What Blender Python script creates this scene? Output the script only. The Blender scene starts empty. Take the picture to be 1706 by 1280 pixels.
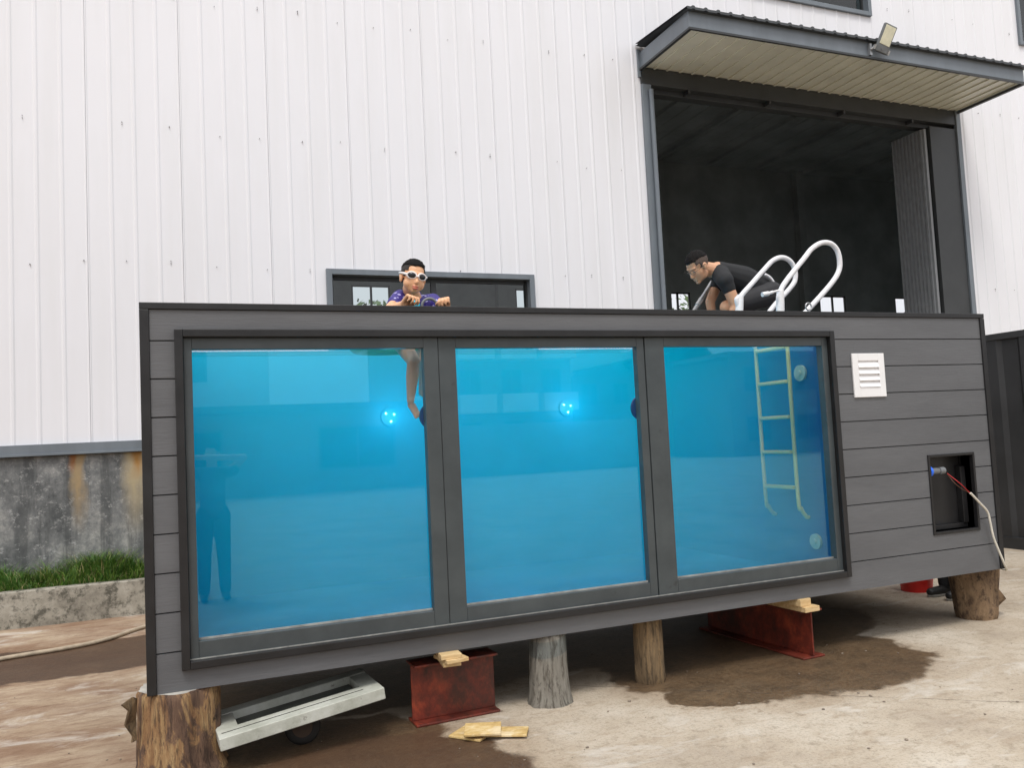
import bpy, bmesh, math, random
from mathutils import Vector, Matrix, Euler, noise
random.seed(7)
D = bpy.data
scene = bpy.context.scene
R = math.radians
PI = math.pi

# ------------------------------------------------------------------ camera
F_PX, YAW, PITCH, ROLL, CZ = 1379.75, 22.065, 3.656, 2.833, 1.63
yw, pt, rl = R(YAW), R(PITCH), R(ROLL)
FW = Vector((math.sin(yw)*math.cos(pt), math.cos(yw)*math.cos(pt), math.sin(pt)))
RT0 = Vector((math.cos(yw), -math.sin(yw), 0))
UP0 = RT0.cross(FW)
RT = RT0*math.cos(rl) - UP0*math.sin(rl)
UP = RT0*math.sin(rl) + UP0*math.cos(rl)
cam = D.cameras.new('camera'); camo = D.objects.new('camera', cam)
scene.collection.objects.link(camo)
cam.sensor_width = 36; cam.lens = F_PX/1706*36; cam.clip_end = 600; cam.clip_start = 0.02
camo.matrix_world = Matrix(((RT.x, UP.x, -FW.x, 0), (RT.y, UP.y, -FW.y, 0), (RT.z, UP.z, -FW.z, CZ), (0, 0, 0, 1)))
scene.camera = camo

def at(px, py, Y):                       # where the sight line of a photo point meets the vertical plane y = Y
    d = FW*F_PX + RT*(px-853) + UP*(640-py)
    t = Y/d.y
    return Vector((d.x*t, Y, CZ+d.z*t))

# ------------------------------------------------------------------ sky, sun, exposure
SUN_EL, SUN_AZ = 62, 205                 # azimuth from +Y clockwise: behind the camera, a little left
w = D.worlds.new('World'); scene.world = w; w.use_nodes = True
nt = w.node_tree; bg = nt.nodes['Background']
sky = nt.nodes.new('ShaderNodeTexSky'); sky.sky_type = 'NISHITA'; sky.sun_disc = False
sky.sun_elevation = R(SUN_EL); sky.sun_rotation = R(SUN_AZ)
sky.air_density = 1.0; sky.dust_density = 4.0; sky.ozone_density = 1.0
hs = nt.nodes.new('ShaderNodeHueSaturation'); hs.inputs['Saturation'].default_value = 0.14
mixw = nt.nodes.new('ShaderNodeMix'); mixw.data_type = 'RGBA'
mixw.inputs[0].default_value = 0.55; mixw.inputs[7].default_value = (9.5, 9.6, 10.0, 1)
tcw = nt.nodes.new('ShaderNodeTexCoord'); spw = nt.nodes.new('ShaderNodeSeparateXYZ'); rpw = nt.nodes.new('ShaderNodeValToRGB')
rpw.color_ramp.elements[0].color = (.56, .57, .60, 1); rpw.color_ramp.elements[1].color = (1, 1, 1.0, 1); rpw.color_ramp.elements[1].position = .85
mlw = nt.nodes.new('ShaderNodeMix'); mlw.data_type = 'RGBA'; mlw.blend_type = 'MULTIPLY'; mlw.inputs[0].default_value = 1; mlw.inputs[7].default_value = (14.5, 14.6, 15.0, 1)
nt.links.new(tcw.outputs['Generated'], spw.inputs[0]); nt.links.new(spw.outputs[2], rpw.inputs[0]); nt.links.new(rpw.outputs[0], mlw.inputs[6]); nt.links.new(mlw.outputs[2], mixw.inputs[7])
nt.links.new(sky.outputs[0], hs.inputs['Color']); nt.links.new(hs.outputs[0], mixw.inputs[6])
nt.links.new(mixw.outputs[2], bg.inputs['Color']); bg.inputs['Strength'].default_value = 0.132
sl = D.lights.new('sun', 'SUN'); so = D.objects.new('sun', sl); scene.collection.objects.link(so)
sl.energy = 1.7; sl.angle = R(14); sl.color = (1.0, 0.96, 0.9)
az, el = R(SUN_AZ), R(SUN_EL)
sdir = Vector((math.sin(az)*math.cos(el), math.cos(az)*math.cos(el), math.sin(el)))
so.rotation_euler = sdir.to_track_quat('Z', 'Y').to_euler()
scene.view_settings.view_transform = 'Standard'; scene.view_settings.look = 'None'
scene.view_settings.exposure = 0.0; scene.view_settings.gamma = 1.0
cy = scene.cycles
cy.max_bounces = 10; cy.diffuse_bounces = 6; cy.glossy_bounces = 4; cy.transparent_max_bounces = 24
cy.transmission_bounces = 4; cy.volume_bounces = 4; cy.use_denoising = True
cy.caustics_reflective = False; cy.caustics_refractive = False; cy.sample_clamp_indirect = 6

# ------------------------------------------------------------------ helpers
def tag(o, label=None, cat=None, group=None, kind=None):
    if label: o['label'] = label
    if cat: o['category'] = cat
    if group: o['group'] = group
    if kind: o['kind'] = kind
    return o
def empty(name, loc, label, cat, group=None, rz=0):
    e = D.objects.new(name, None); scene.collection.objects.link(e)
    e.location = loc; e.rotation_euler = (0, 0, rz); e.empty_display_size = .1
    return tag(e, label, cat, group)
def adopt(o, parent):
    if parent is None: return o
    o.parent = parent
    m = Matrix.Identity(4)
    p = parent
    chain = []
    while p: chain.append(p); p = p.parent
    w_ = Matrix.Identity(4)
    for q in reversed(chain):
        w_ = w_ @ q.matrix_parent_inverse @ (Matrix.Translation(q.location) @ q.rotation_euler.to_matrix().to_4x4())
    o.matrix_parent_inverse = w_.inverted()
    return o

class MB:
    def __init__(s): s.v = []; s.f = []; s.m = []; s.sm = []; s.mi = 0; s.smooth = False
    def add(s, vs, fs, smooth=None):
        n = len(s.v); s.v += [tuple(v) for v in vs]
        for f in fs:
            s.f.append(tuple(i+n for i in f)); s.m.append(s.mi); s.sm.append(s.smooth if smooth is None else smooth)
        return s
    def box(s, a, b, M=None):
        x0, y0, z0 = a; x1, y1, z1 = b
        vs = [Vector((x, y, z)) for z in (z0, z1) for y in (y0, y1) for x in (x0, x1)]
        if M is not None: vs = [M @ v for v in vs]
        return s.add(vs, [(0, 2, 3, 1), (4, 5, 7, 6), (0, 1, 5, 4), (2, 6, 7, 3), (0, 4, 6, 2), (1, 3, 7, 5)], False)
    def tube(s, pts, rad, seg=12, cap=True, smooth=True):
        pts = [Vector(p) for p in pts]; n = len(pts)
        rad = rad if isinstance(rad, (list, tuple)) else [rad]*n
        vs = []; up = None
        for i, p in enumerate(pts):
            t = (pts[min(i+1, n-1)]-pts[max(i-1, 0)]).normalized()
            if up is None: up = t.orthogonal().normalized()
            up = (up - t*up.dot(t)).normalized(); sd = t.cross(up)
            for k in range(seg):
                a = 2*PI*k/seg; vs.append(p+(up*math.cos(a)+sd*math.sin(a))*rad[i])
        fs = [(i*seg+k, i*seg+(k+1) % seg, (i+1)*seg+(k+1) % seg, (i+1)*seg+k) for i in range(n-1) for k in range(seg)]
        s.add(vs, fs, smooth)
        if cap:
            s.add([vs[k] for k in range(seg)], [tuple(range(seg-1, -1, -1))], False)
            s.add([vs[(n-1)*seg+k] for k in range(seg)], [tuple(range(seg))], False)
        return s
    def ell(s, c, r, M=None, seg=16, rings=10):
        vs = []; c = Vector(c)
        for i in range(rings+1):
            th = PI*i/rings
            for k in range(seg):
                a = 2*PI*k/seg
                v = Vector((r[0]*math.sin(th)*math.cos(a), r[1]*math.sin(th)*math.sin(a), r[2]*math.cos(th)))+c
                vs.append(M @ v if M is not None else v)
        fs = [(i*seg+k, (i+1)*seg+k, (i+1)*seg+(k+1) % seg, i*seg+(k+1) % seg) for i in range(rings) for k in range(seg)]
        return s.add(vs, fs, True)
    def caps(s, a, b, ra, rb, M=None, seg=14):
        a = Vector(a); b = Vector(b)
        if M is not None: a = M @ a; b = M @ b
        t = (b-a); L = t.length
        if L < 1e-6: return s.ell(a, (ra, ra, ra))
        t = t/L; up = t.orthogonal().normalized(); sd = t.cross(up); vs = []; rows = 0
        prof = [(-ra*math.cos(PI/2*i/4), ra*math.sin(PI/2*i/4)) for i in range(5)]
        prof += [(L+rb*math.sin(PI/2*i/4), rb*math.cos(PI/2*i/4)) for i in range(5)]
        for d, r in prof:
            for k in range(seg):
                q = 2*PI*k/seg; vs.append(a+t*d+(up*math.cos(q)+sd*math.sin(q))*max(r, 1e-4))
        n = len(prof)
        fs = [(i*seg+k, i*seg+(k+1) % seg, (i+1)*seg+(k+1) % seg, (i+1)*seg+k) for i in range(n-1) for k in range(seg)]
        return s.add(vs, fs, True)
    def prism(s, poly, z0, z1, M=None):      # poly in xy, extruded in z
        n = len(poly)
        vs = [Vector((p[0], p[1], z0)) for p in poly]+[Vector((p[0], p[1], z1)) for p in poly]
        if M is not None: vs = [M @ v for v in vs]
        return s.add(vs, [tuple(range(n-1, -1, -1)), tuple(range(n, 2*n))]+[(i, (i+1) % n, n+(i+1) % n, n+i) for i in range(n)], False)
    def build(s, name, mats, parent=None, bevel=0, label=None):
        me = D.meshes.new(name); me.from_pydata(s.v, [], s.f)
        if not isinstance(mats, (list, tuple)): mats = [mats]
        for m in mats: me.materials.append(m)
        me.polygons.foreach_set('material_index', s.m); me.polygons.foreach_set('use_smooth', s.sm)
        bm = bmesh.new(); bm.from_mesh(me); bmesh.ops.recalc_face_normals(bm, faces=bm.faces); bm.to_mesh(me); bm.free()
        me.update()
        o = D.objects.new(name, me); scene.collection.objects.link(o)
        if bevel:
            b = o.modifiers.new('bevel', 'BEVEL'); b.width = bevel; b.segments = 2; b.limit_method = 'ANGLE'
        if label: o['label'] = label
        return adopt(o, parent)
    def blend(s, name, mats, voxel, parent=None, smooth=4, post=None, label=None):   # one continuous skin grown round all shapes
        me = D.meshes.new('tmp'); me.from_pydata(s.v, [], s.f)
        bm = bmesh.new(); bm.from_mesh(me); bmesh.ops.remove_doubles(bm, verts=bm.verts, dist=1e-5)
        bmesh.ops.recalc_face_normals(bm, faces=bm.faces); bm.to_mesh(me); bm.free()
        t = D.objects.new('tmp', me); scene.collection.objects.link(t)
        r = t.modifiers.new('r', 'REMESH'); r.mode = 'VOXEL'; r.voxel_size = voxel; r.use_smooth_shade = True
        q = t.modifiers.new('s', 'SMOOTH'); q.factor = .5; q.iterations = smooth
        dg = bpy.context.evaluated_depsgraph_get()
        m2 = D.meshes.new_from_object(t.evaluated_get(dg)); m2.name = name
        D.objects.remove(t)
        m2.materials.clear()
        for m in (mats if isinstance(mats, (list, tuple)) else [mats]): m2.materials.append(m)
        if post: post(m2)
        m2.polygons.foreach_set('use_smooth', [True]*len(m2.polygons))
        o = D.objects.new(name, m2); scene.collection.objects.link(o)
        if label: o['label'] = label
        return adopt(o, parent)

def curve_pts(ctrl, n=8):                 # Catmull-Rom through the control points
    c = [Vector(p) for p in ctrl]; c = [c[0]*2-c[1]]+c+[c[-1]*2-c[-2]]; out = []
    for i in range(1, len(c)-2):
        for k in range(n):
            t = k/n; p0, p1, p2, p3 = c[i-1:i+3]
            out.append(.5*((2*p1)+(p2-p0)*t+(2*p0-5*p1+4*p2-p3)*t*t+(3*p1-p0-3*p2+p3)*t**3))
    out.append(c[-2]); return out

# ------------------------------------------------------------------ material kit
class NT:
    def __init__(s, name):
        s.m = D.materials.new(name); s.m.use_nodes = True; s.t = s.m.node_tree
        s.b = s.t.nodes['Principled BSDF']; s.out = s.t.nodes['Material Output']
        s.tc = s.t.nodes.new('ShaderNodeTexCoord')
    def n(s, typ, **k):
        o = s.t.nodes.new('ShaderNode'+typ)
        for a, v in k.items(): setattr(o, a, v)
        return o
    def put(s, sock, v):
        if hasattr(v, 'is_output') or isinstance(v, bpy.types.NodeSocket): s.t.links.new(v, sock)
        elif v is not None: sock.default_value = v
    def math(s, op, a, b=0.0, clamp=False):
        o = s.n('Math', operation=op, use_clamp=clamp); s.put(o.inputs[0], a); s.put(o.inputs[1], b); return o.outputs[0]
    def mapping(s, scale=(1, 1, 1), loc=(0, 0, 0), rot=(0, 0, 0), src=None):
        o = s.n('Mapping'); s.put(o.inputs[0], src or s.tc.outputs['Object'])
        o.inputs['Location'].default_value = loc; o.inputs['Rotation'].default_value = rot; o.inputs['Scale'].default_value = scale
        return o.outputs[0]
    def noise(s, scale=5, detail=5, rough=.55, vec=None, st=(1, 1, 1), dist=0):
        o = s.n('TexNoise'); s.put(o.inputs['Vector'], vec or s.mapping(st))
        o.inputs['Scale'].default_value = scale; o.inputs['Detail'].default_value = detail
        o.inputs['Roughness'].default_value = rough; o.inputs['Distortion'].default_value = dist
        return o.outputs[0]
    def ramp(s, fac, stops, interp='LINEAR'):
        o = s.n('ValToRGB'); o.color_ramp.interpolation = interp; e = o.color_ramp.elements
        while len(e) < len(stops): e.new(.5)
        for q, (p, c) in zip(e, stops):
            q.position = p; q.color = c if isinstance(c, (tuple, list)) and len(c) == 4 else ((c, c, c, 1) if not isinstance(c, (tuple, list)) else (*c, 1))
        s.put(o.inputs[0], fac); return o.outputs[0]
    def mix(s, fac, a, b, mode='MIX'):
        o = s.n('Mix', data_type='RGBA', blend_type=mode); s.put(o.inputs[0], fac)
        for i, v in ((6, a), (7, b)):
            if isinstance(v, (tuple, list)): v = (*v[:3], 1)
            s.put(o.inputs[i], v)
        return o.outputs[2]
    def bump(s, h, strength=.3, dist=.01):
        o = s.n('Bump'); o.inputs['Strength'].default_value = strength; o.inputs['Distance'].default_value = dist
        s.put(o.inputs['Height'], h); s.put(s.b.inputs['Normal'], o.outputs[0]); return o
    def base(s, c, rough=.6, metal=0, spec=None):
        if isinstance(c, (tuple, list)): c = (*c[:3], 1)
        s.put(s.b.inputs['Base Color'], c); s.put(s.b.inputs['Roughness'], rough); s.b.inputs['Metallic'].default_value = metal
        if spec is not None: s.b.inputs['Specular IOR Level'].default_value = spec
        return s.m

def plain(name, c, rough=.6, metal=0, var=.12, scale=8, bump=0, spec=None, st=(1, 1, 1)):
    k = NT(name)
    nz = k.noise(scale, 6, .6, st=st)
    lo = tuple(x*(1-var) for x in c); hi = tuple(min(1, x*(1+var)) for x in c)
    m = k.base(k.ramp(nz, [(.3, lo), (.7, hi)]), k.ramp(nz, [(.3, rough*.85), (.7, min(1, rough*1.15))]), metal, spec)
    if bump: k.bump(k.noise(scale*6, 5, .6, st=st), bump, .004)
    return m

M = {}
# white ribbed cladding: faint dirt runs, slightly different sheets
k = NT('white_cladding')
n1 = k.noise(3.0, 6, .6, st=(1.2, 1, .12)); n2 = k.noise(.35, 3, .5)
c = k.mix(k.ramp(n1, [(.45, 0.0), (.8, .55)]), (.80, .802, .838), (.71, .71, .72))
c = k.mix(k.ramp(n2, [(.4, 0.), (.75, .3)]), c, (.74, .74, .76))
M['clad'] = k.base(c, .42); k.bump(k.noise(.9, 3, .5), .25, .02)
M['screw'] = plain('screw_steel', (.24, .24, .245), .5)
M['seam'] = plain('seam_joint_gap', (.34, .34, .36), .8)  # darker grey of the joints between cladding sheets
M['steel_trim'] = plain('grey_blue_flashing', (.16, .185, .21), .38, 0, .15, 3, st=(1, 1, .3))
M['steel_dark'] = plain('dark_grey_steel', (.035, .038, .04), .5, 0, .25, 3)
M['steel_mid'] = plain('grey_steel', (.12, .13, .14), .45, 0, .2, 4)
M['interior'] = plain('dim_interior_sheet', (.44, .46, .46), .8, 0, .25, .8)
M['int_floor'] = plain('workshop_floor', (.34, .33, .31), .7, 0, .3, 2)
M['soffit'] = plain('cream_soffit_sheet', (.70, .70, .60), .45, 0, .08, 2)
M['roof_sheet'] = plain('dark_roof_sheet', (.05, .055, .06), .5, 0, .3, 6)
# concrete plinth with runs, rust
k = NT('stained_concrete_wall')
big = k.noise(2.6, 10, .74, st=(1, 1, .8)); run = k.noise(4, 6, .7, st=(1.6, 1, .12)); fine = k.noise(22, 6, .7)
c = k.ramp(big, [(.34, (.075, .08, .082)), (.5, (.185, .19, .19)), (.62, (.36, .355, .335))])
c = k.mix(k.ramp(run, [(.50, 0.), (.60, .6)]), c, (.06, .064, .066))
c = k.mix(k.ramp(k.noise(13, 9, .8, st=(1, 1, 1.3)), [(.54, 0.), (.64, .65)]), c, (.46, .46, .45))
sep = k.n('SeparateXYZ'); k.put(sep.inputs[0], k.tc.outputs['Object'])
wob = k.math('MULTIPLY', k.math('SUBTRACT', k.noise(5, 4, .6, st=(1, 1, .5)), .5), .22)
def streak(x0, wd, zt, ln):
    dx = k.math('ABSOLUTE', k.math('SUBTRACT', k.math('ADD', sep.outputs[0], wob), x0))
    a = k.math('SUBTRACT', 1.0, k.math('DIVIDE', dx, wd), True)
    b = k.math('SUBTRACT', 1.0, k.math('DIVIDE', k.math('SUBTRACT', zt, sep.outputs[2]), ln), True)
    return k.math('MULTIPLY', k.math('MULTIPLY', a, b), 1.8, True)
c = k.mix(streak(-1.02, .09, 1.70, .9), c, (.34, .25, .14)); c = k.mix(streak(-1.08, .05, 1.70, .25), c, (.30, .13, .05))
c = k.mix(streak(-.45, .16, 1.70, .95), c, (.40, .33, .21)); c = k.mix(streak(-.43, .08, 1.70, .35), c, (.38, .20, .06))
c = k.mix(streak(-2.6, .12, 1.70, .8), c, (.40, .27, .13)); c = k.mix(streak(1.2, .12, 1.70, .8), c, (.40, .27, .13))
M['plinth'] = k.base(c, .9); k.bump(fine, .5, .008)
k = NT('mossy_kerb_concrete')
c = k.ramp(k.noise(5, 8, .7), [(.3, (.15, .135, .11)), (.5, (.30, .275, .225)), (.7, (.42, .39, .33))])
c = k.mix(k.ramp(k.noise(11, 7, .75), [(.48, 0.), (.60, .85)]), c, (.06, .056, .042))
M['kerb'] = k.base(c, .92); k.bump(k.noise(30, 7, .7), .7, .01)
# yard: worn concrete, red dust, wet patches (real stains, spread to paint shade under the pool)
k = NT('yard_concrete')
wv = k.n('VectorMath', operation='ADD'); k.put(wv.inputs[0], k.tc.outputs['Object'])
wn = k.n('TexNoise'); wn.inputs['Scale'].default_value = 2.6; wn.inputs['Detail'].default_value = 7; wn.inputs['Roughness'].default_value = .6
k.put(wn.inputs['Vector'], k.tc.outputs['Object'])
ws = k.n('VectorMath', operation='MULTIPLY_ADD'); k.put(ws.inputs[0], wn.outputs[1]); ws.inputs[1].default_value = (.5, .5, 0); ws.inputs[2].default_value = (-.25, -.25, 0)
k.put(wv.inputs[1], ws.outputs[0])
warp = wv.outputs[0]
def blob(cx, cy_, rx, ry, rot, src=None):
    # Mapping type POINT: rotate/scale before shift, so shift is expressed in the scaled, rotated frame
    o = k.n('Mapping', vector_type='TEXTURE'); k.put(o.inputs[0], src or warp)
    o.inputs['Location'].default_value = (cx, cy_, 0); o.inputs['Rotation'].default_value = (0, 0, R(rot)); o.inputs['Scale'].default_value = (rx, ry, 1)
    l = k.n('VectorMath', operation='LENGTH'); k.put(l.inputs[0], o.outputs[0]); return l.outputs['Value']
def union(bs, lo, hi):
    a = bs[0]
    for b in bs[1:]: a = k.math('MINIMUM', a, b)
    return k.ramp(a, [(lo, 1.), (hi, 0.)], 'EASE')
wet = union([blob(4.05, 4.72, .80, .78, 0), blob(3.35, 4.85, .75, .85, 10), blob(3.1, 4.42, .45, .36, -20), blob(3.9, 5.6, 1.5, .8, 0), blob(3.0, 6.1, 2.2, .9, 0), blob(1.3, 5.9, 1.3, .8, 0),  # blobs beneath the pool put its shade into the ground colour
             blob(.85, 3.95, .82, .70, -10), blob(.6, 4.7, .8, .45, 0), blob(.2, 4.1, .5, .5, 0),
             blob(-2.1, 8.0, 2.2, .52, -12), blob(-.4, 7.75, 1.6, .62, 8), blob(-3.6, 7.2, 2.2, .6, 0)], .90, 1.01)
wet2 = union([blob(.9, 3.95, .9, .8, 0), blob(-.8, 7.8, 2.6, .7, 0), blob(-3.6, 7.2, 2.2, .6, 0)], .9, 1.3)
base = k.ramp(k.noise(1.1, 8, .62), [(.30, (.34, .275, .21)), (.5, (.46, .385, .295)), (.70, (.58, .515, .425))])
sp = k.noise(60, 5, .8)
base = k.mix(k.ramp(sp, [(.35, .6), (.5, 0.)]), base, (.22, .18, .135))
base = k.mix(k.ramp(k.noise(14, 8, .75), [(.34, .75), (.48, 0.)]), base, (.25, .20, .14))
base = k.mix(k.ramp(k.noise(5, 6, .7, st=(.6, 1.6, 1)), [(.54, 0.), (.68, .55)]), base, (.30, .225, .15))
base = k.mix(k.ramp(k.noise(150, 3, .8), [(.6, 0.), (.68, .6)]), base, (.68, .63, .56))
gsep = k.n('SeparateXYZ'); k.put(gsep.inputs[0], k.tc.outputs['Object'])
leftness = k.ramp(k.math('DIVIDE', k.math('ADD', gsep.outputs[0], 3.0), 5.0), [(.45, 1.), (.95, 0.)])
base = k.mix(k.math('MULTIPLY', leftness, .6), base, (.40, .29, .185))
red = k.math('MULTIPLY', leftness, k.ramp(k.noise(1.5, 9, .72, st=(.7, 1.6, 1), dist=.5), [(.40, 0.), (.60, 1.)]))
base = k.mix(k.math('MULTIPLY', red, .85), base, (.21, .12, .07))
base = k.mix(k.math('MULTIPLY', leftness, k.ramp(k.noise(9, 8, .8, st=(.6, 1.8, 1)), [(.50, 0.), (.62, .6)])), base, (.16, .085, .05))
base = k.mix(k.ramp(k.noise(2.2, 8, .7, st=(.7, 1.5, 1), dist=.6), [(.55, 0.), (.66, .55)]), base, (.63, .59, .53))
jw = k.math('MULTIPLY', k.math('SUBTRACT', k.noise(3, 6, .6), .5), .10)
jt = k.math('ABSOLUTE', k.math('ADD', k.math('SUBTRACT', k.math('ADD', k.math('MULTIPLY', gsep.outputs[0], .62), k.math('MULTIPLY', gsep.outputs[1], .785)), 5.36), jw))
crack = k.math('MULTIPLY', k.ramp(jt, [(.0, 1.), (.008, 0.)]), k.ramp(k.noise(2.5, 5, .7), [(.42, 0.), (.5, 1.)]))
base = k.mix(k.math('MULTIPLY', crack, .7), base, (.10, .08, .06))
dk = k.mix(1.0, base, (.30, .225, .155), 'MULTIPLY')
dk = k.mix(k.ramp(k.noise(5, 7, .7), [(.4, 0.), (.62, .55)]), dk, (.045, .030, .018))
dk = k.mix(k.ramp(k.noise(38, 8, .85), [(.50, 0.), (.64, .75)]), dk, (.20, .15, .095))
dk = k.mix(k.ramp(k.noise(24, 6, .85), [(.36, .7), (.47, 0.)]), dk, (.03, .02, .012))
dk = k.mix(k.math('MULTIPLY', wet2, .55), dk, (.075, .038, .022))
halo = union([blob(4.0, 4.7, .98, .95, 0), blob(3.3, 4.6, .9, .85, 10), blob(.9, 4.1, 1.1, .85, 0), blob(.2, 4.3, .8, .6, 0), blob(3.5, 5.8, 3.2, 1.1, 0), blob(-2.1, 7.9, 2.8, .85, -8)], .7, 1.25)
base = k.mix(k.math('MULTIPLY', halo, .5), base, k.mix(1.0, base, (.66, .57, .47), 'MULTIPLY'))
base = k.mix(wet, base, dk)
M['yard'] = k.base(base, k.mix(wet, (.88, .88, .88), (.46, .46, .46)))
hh = k.math('ADD', k.math('MULTIPLY', k.noise(45, 7, .75), .6), k.math('MULTIPLY', k.noise(6, 5, .6), 1.0))
hh = k.math('SUBTRACT', hh, k.math('MULTIPLY', crack, .8)); k.bump(hh, .55, .012)
# pool cladding: embossed wood-grain board
k = NT('embossed_grey_board')
g = k.noise(14, 5, .7, st=(.5, 1, 9), dist=.35); g2 = k.noise(2.2, 4, .6, st=(.4, 1, 2))
c = k.ramp(g2, [(.3, (.100, .103, .110)), (.7, (.130, .134, .142))])
c = k.mix(k.ramp(g, [(.38, .18), (.55, 0.)]), c, (.065, .066, .07))
M['board'] = k.base(c, .46, spec=.55); k.bump(g, .35, .005)
M['black'] = plain('black_aluminium', (.012, .012, .013), .42, 0, .3, 5)
k = NT('sash_aluminium')
c = k.ramp(k.noise(4, 7, .65), [(.35, (.040, .050, .055)), (.7, (.062, .075, .080))])
c = k.mix(k.ramp(k.noise(9, 4, .5), [(.68, 0.), (.74, .6)]), c, (.02, .022, .024))
M['sash'] = k.base(c, .38, spec=.6); k.bump(k.noise(40, 4, .6), .08, .002)
M['putty'] = plain('grey_sealant', (.30, .30, .28), .7, 0, .35, 14, .3)
M['liner'] = plain('pool_liner', (.005, .19, .38), .5, 0, .45, 1.2)
M['navy_liner'] = plain('navy_liner', (.006, .085, .30), .5, 0, .1, 2)
# pane: clear laminated glass
def glass(name, tint, refl_rough=0.0, ior=1.5, rc=(1, 1, 1)):
    k = NT(name); k.t.nodes.remove(k.b)
    fr = k.n('Fresnel'); fr.inputs['IOR'].default_value = ior
    tr = k.n('BsdfTransparent'); tr.inputs[0].default_value = (*tint, 1)
    gl = k.n('BsdfGlossy'); gl.inputs['Roughness'].default_value = refl_rough; gl.inputs['Color'].default_value = (*rc, 1)
    mx = k.n('MixShader'); ge = k.n('NewGeometry')
    k.put(mx.inputs[0], k.math('MULTIPLY', fr.outputs[0], k.math('SUBTRACT', 1.0, ge.outputs['Backfacing']))); k.put(mx.inputs[1], tr.outputs[0]); k.put(mx.inputs[2], gl.outputs[0])
    k.put(k.out.inputs['Surface'], mx.outputs[0]); return k
k = glass('pool_glass', (.97, .99, 1.0), 0.008, 2.0, (.46, .88, 1.0)); M['glass'] = k.m
df = k.n('BsdfDiffuse'); df.inputs[0].default_value = (.06, .50, .60, 1); mx2 = k.n('MixShader')      # faint blue-green haze painted on the panes to mottle the water
hz = k.math('MULTIPLY', k.ramp(k.noise(1.1, 8, .68, st=(1, 1, 1.5), dist=.5), [(.38, .0), (.72, 1.)]), .035)
k.put(mx2.inputs[0], hz); k.put(mx2.inputs[1], k.out.inputs['Surface'].links[0].from_socket); k.put(mx2.inputs[2], df.outputs[0]); k.put(k.out.inputs['Surface'], mx2.outputs[0])
k = glass('window_glass', (.80, .84, .84), 0.0, 1.6); M['winglass'] = k.m
# water: murky blue body, clear boundary
k = NT('pool_water'); k.t.nodes.remove(k.b)
tr = k.n('BsdfTransparent'); k.put(k.out.inputs['Surface'], tr.outputs[0])
vs_ = k.n('VolumeScatter'); vs_.inputs['Color'].default_value = (.0, .66, .94, 1); vs_.inputs['Density'].default_value = .72; vs_.inputs['Anisotropy'].default_value = .1
va = k.n('VolumeAbsorption'); va.inputs['Color'].default_value = (.45, .78, .965, 1); va.inputs['Density'].default_value = .50
ad = k.n('AddShader'); k.put(ad.inputs[0], vs_.outputs[0]); k.put(ad.inputs[1], va.outputs[0]); k.put(k.out.inputs['Volume'], ad.outputs[0])
M['water'] = k.m
def emis(name, c, s):
    k = NT(name); k.b.inputs['Emission Color'].default_value = (*c, 1); k.b.inputs['Emission Strength'].default_value = s
    return k.base((.8, .8, .8), .4)
M['led'] = emis('blue_white_led', (.12, .70, 1.0), 9)
M['blue_plastic'] = plain('navy_blue_plastic', (.01, .03, .16), .4, 0, .1)
M['socket_blue'] = plain('bright_blue_plastic', (.015, .13, .75), .35, 0, .08)
M['grey_plastic'] = plain('grey_plastic', (.16, .17, .18), .5)
M['white_plastic'] = plain('white_plastic', (.82, .82, .83), .4, 0, .03, 6)
M['inlet'] = plain('aged_inlet_plastic', (.42, .62, .52), .5, 0, .1, 10)
M['chrome'] = plain('white_wrapped_tube', (.74, .74, .76), .35, 0, .08, 30, .15)
M['tape'] = plain('white_wrapping_tape', (.80, .80, .81), .55, 0, .08, 60, .4)
M['steel_bright'] = plain('brushed_steel', (.42, .43, .44), .35, .7, .1, 12)
M['ladder_wet'] = plain('submerged_yellowed_rail', (.56, .60, .20), .4, 0, .06, 8)
M['red_wire'] = plain('red_wire', (.5, .02, .02), .45)
M['brown_wire'] = plain('brown_wire', (.09, .035, .015), .45)
M['white_cable'] = plain('off_white_cable', (.66, .63, .55), .5, 0, .1, 20)
M['hose'] = plain('dusty_hose', (.40, .33, .24), .7, 0, .25, 14, .3)
k = NT('weathered_redlead_steel')
c = k.ramp(k.noise(6, 8, .7, st=(1, 1, .7)), [(.32, (.028, .011, .008)), (.5, (.17, .026, .014)), (.70, (.42, .075, .030))])
c = k.mix(k.ramp(k.noise(3, 6, .7, st=(1, 1, .5)), [(.48, 0.), (.62, .85)]), c, (.035, .017, .012))
M['redlead'] = k.base(c, .5); k.bump(k.noise(40, 6, .7), .4, .004)
k = NT('worn_white_paint_wood')
c = k.ramp(k.noise(5, 8, .7, st=(1, 1, 1)), [(.3, (.33, .34, .28)), (.55, (.50, .51, .45)), (.75, (.60, .61, .57))])
c = k.mix(k.ramp(k.noise(18, 6, .75, st=(1, 2.5, 1)), [(.62, 0.), (.70, .8)]), c, (.13, .11, .09))
M['oldpaint'] = k.base(c, .75); k.bump(k.noise(30, 6, .7), .5, .005)
k = NT('fresh_pine')
c = k.ramp(k.noise(7, 5, .6, st=(1, 8, 8)), [(.3, (.52, .34, .15)), (.7, (.74, .56, .31))])
M['pine'] = k.base(c, .7); k.bump(k.noise(30, 4, .6, st=(1, 6, 6)), .3, .003)
k = NT('plywood_offcut')
c = k.ramp(k.noise(9, 7, .7, st=(1, 2, 1)), [(.3, (.36, .22, .07)), (.5, (.60, .42, .17)), (.72, (.76, .63, .38))])
c = k.mix(k.ramp(k.noise(5, 3, .5), [(.6, 0.), (.66, .5)]), c, (.80, .70, .50))
M['ply'] = k.base(c, .75); k.bump(k.noise(40, 5, .7), .4, .004)
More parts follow.
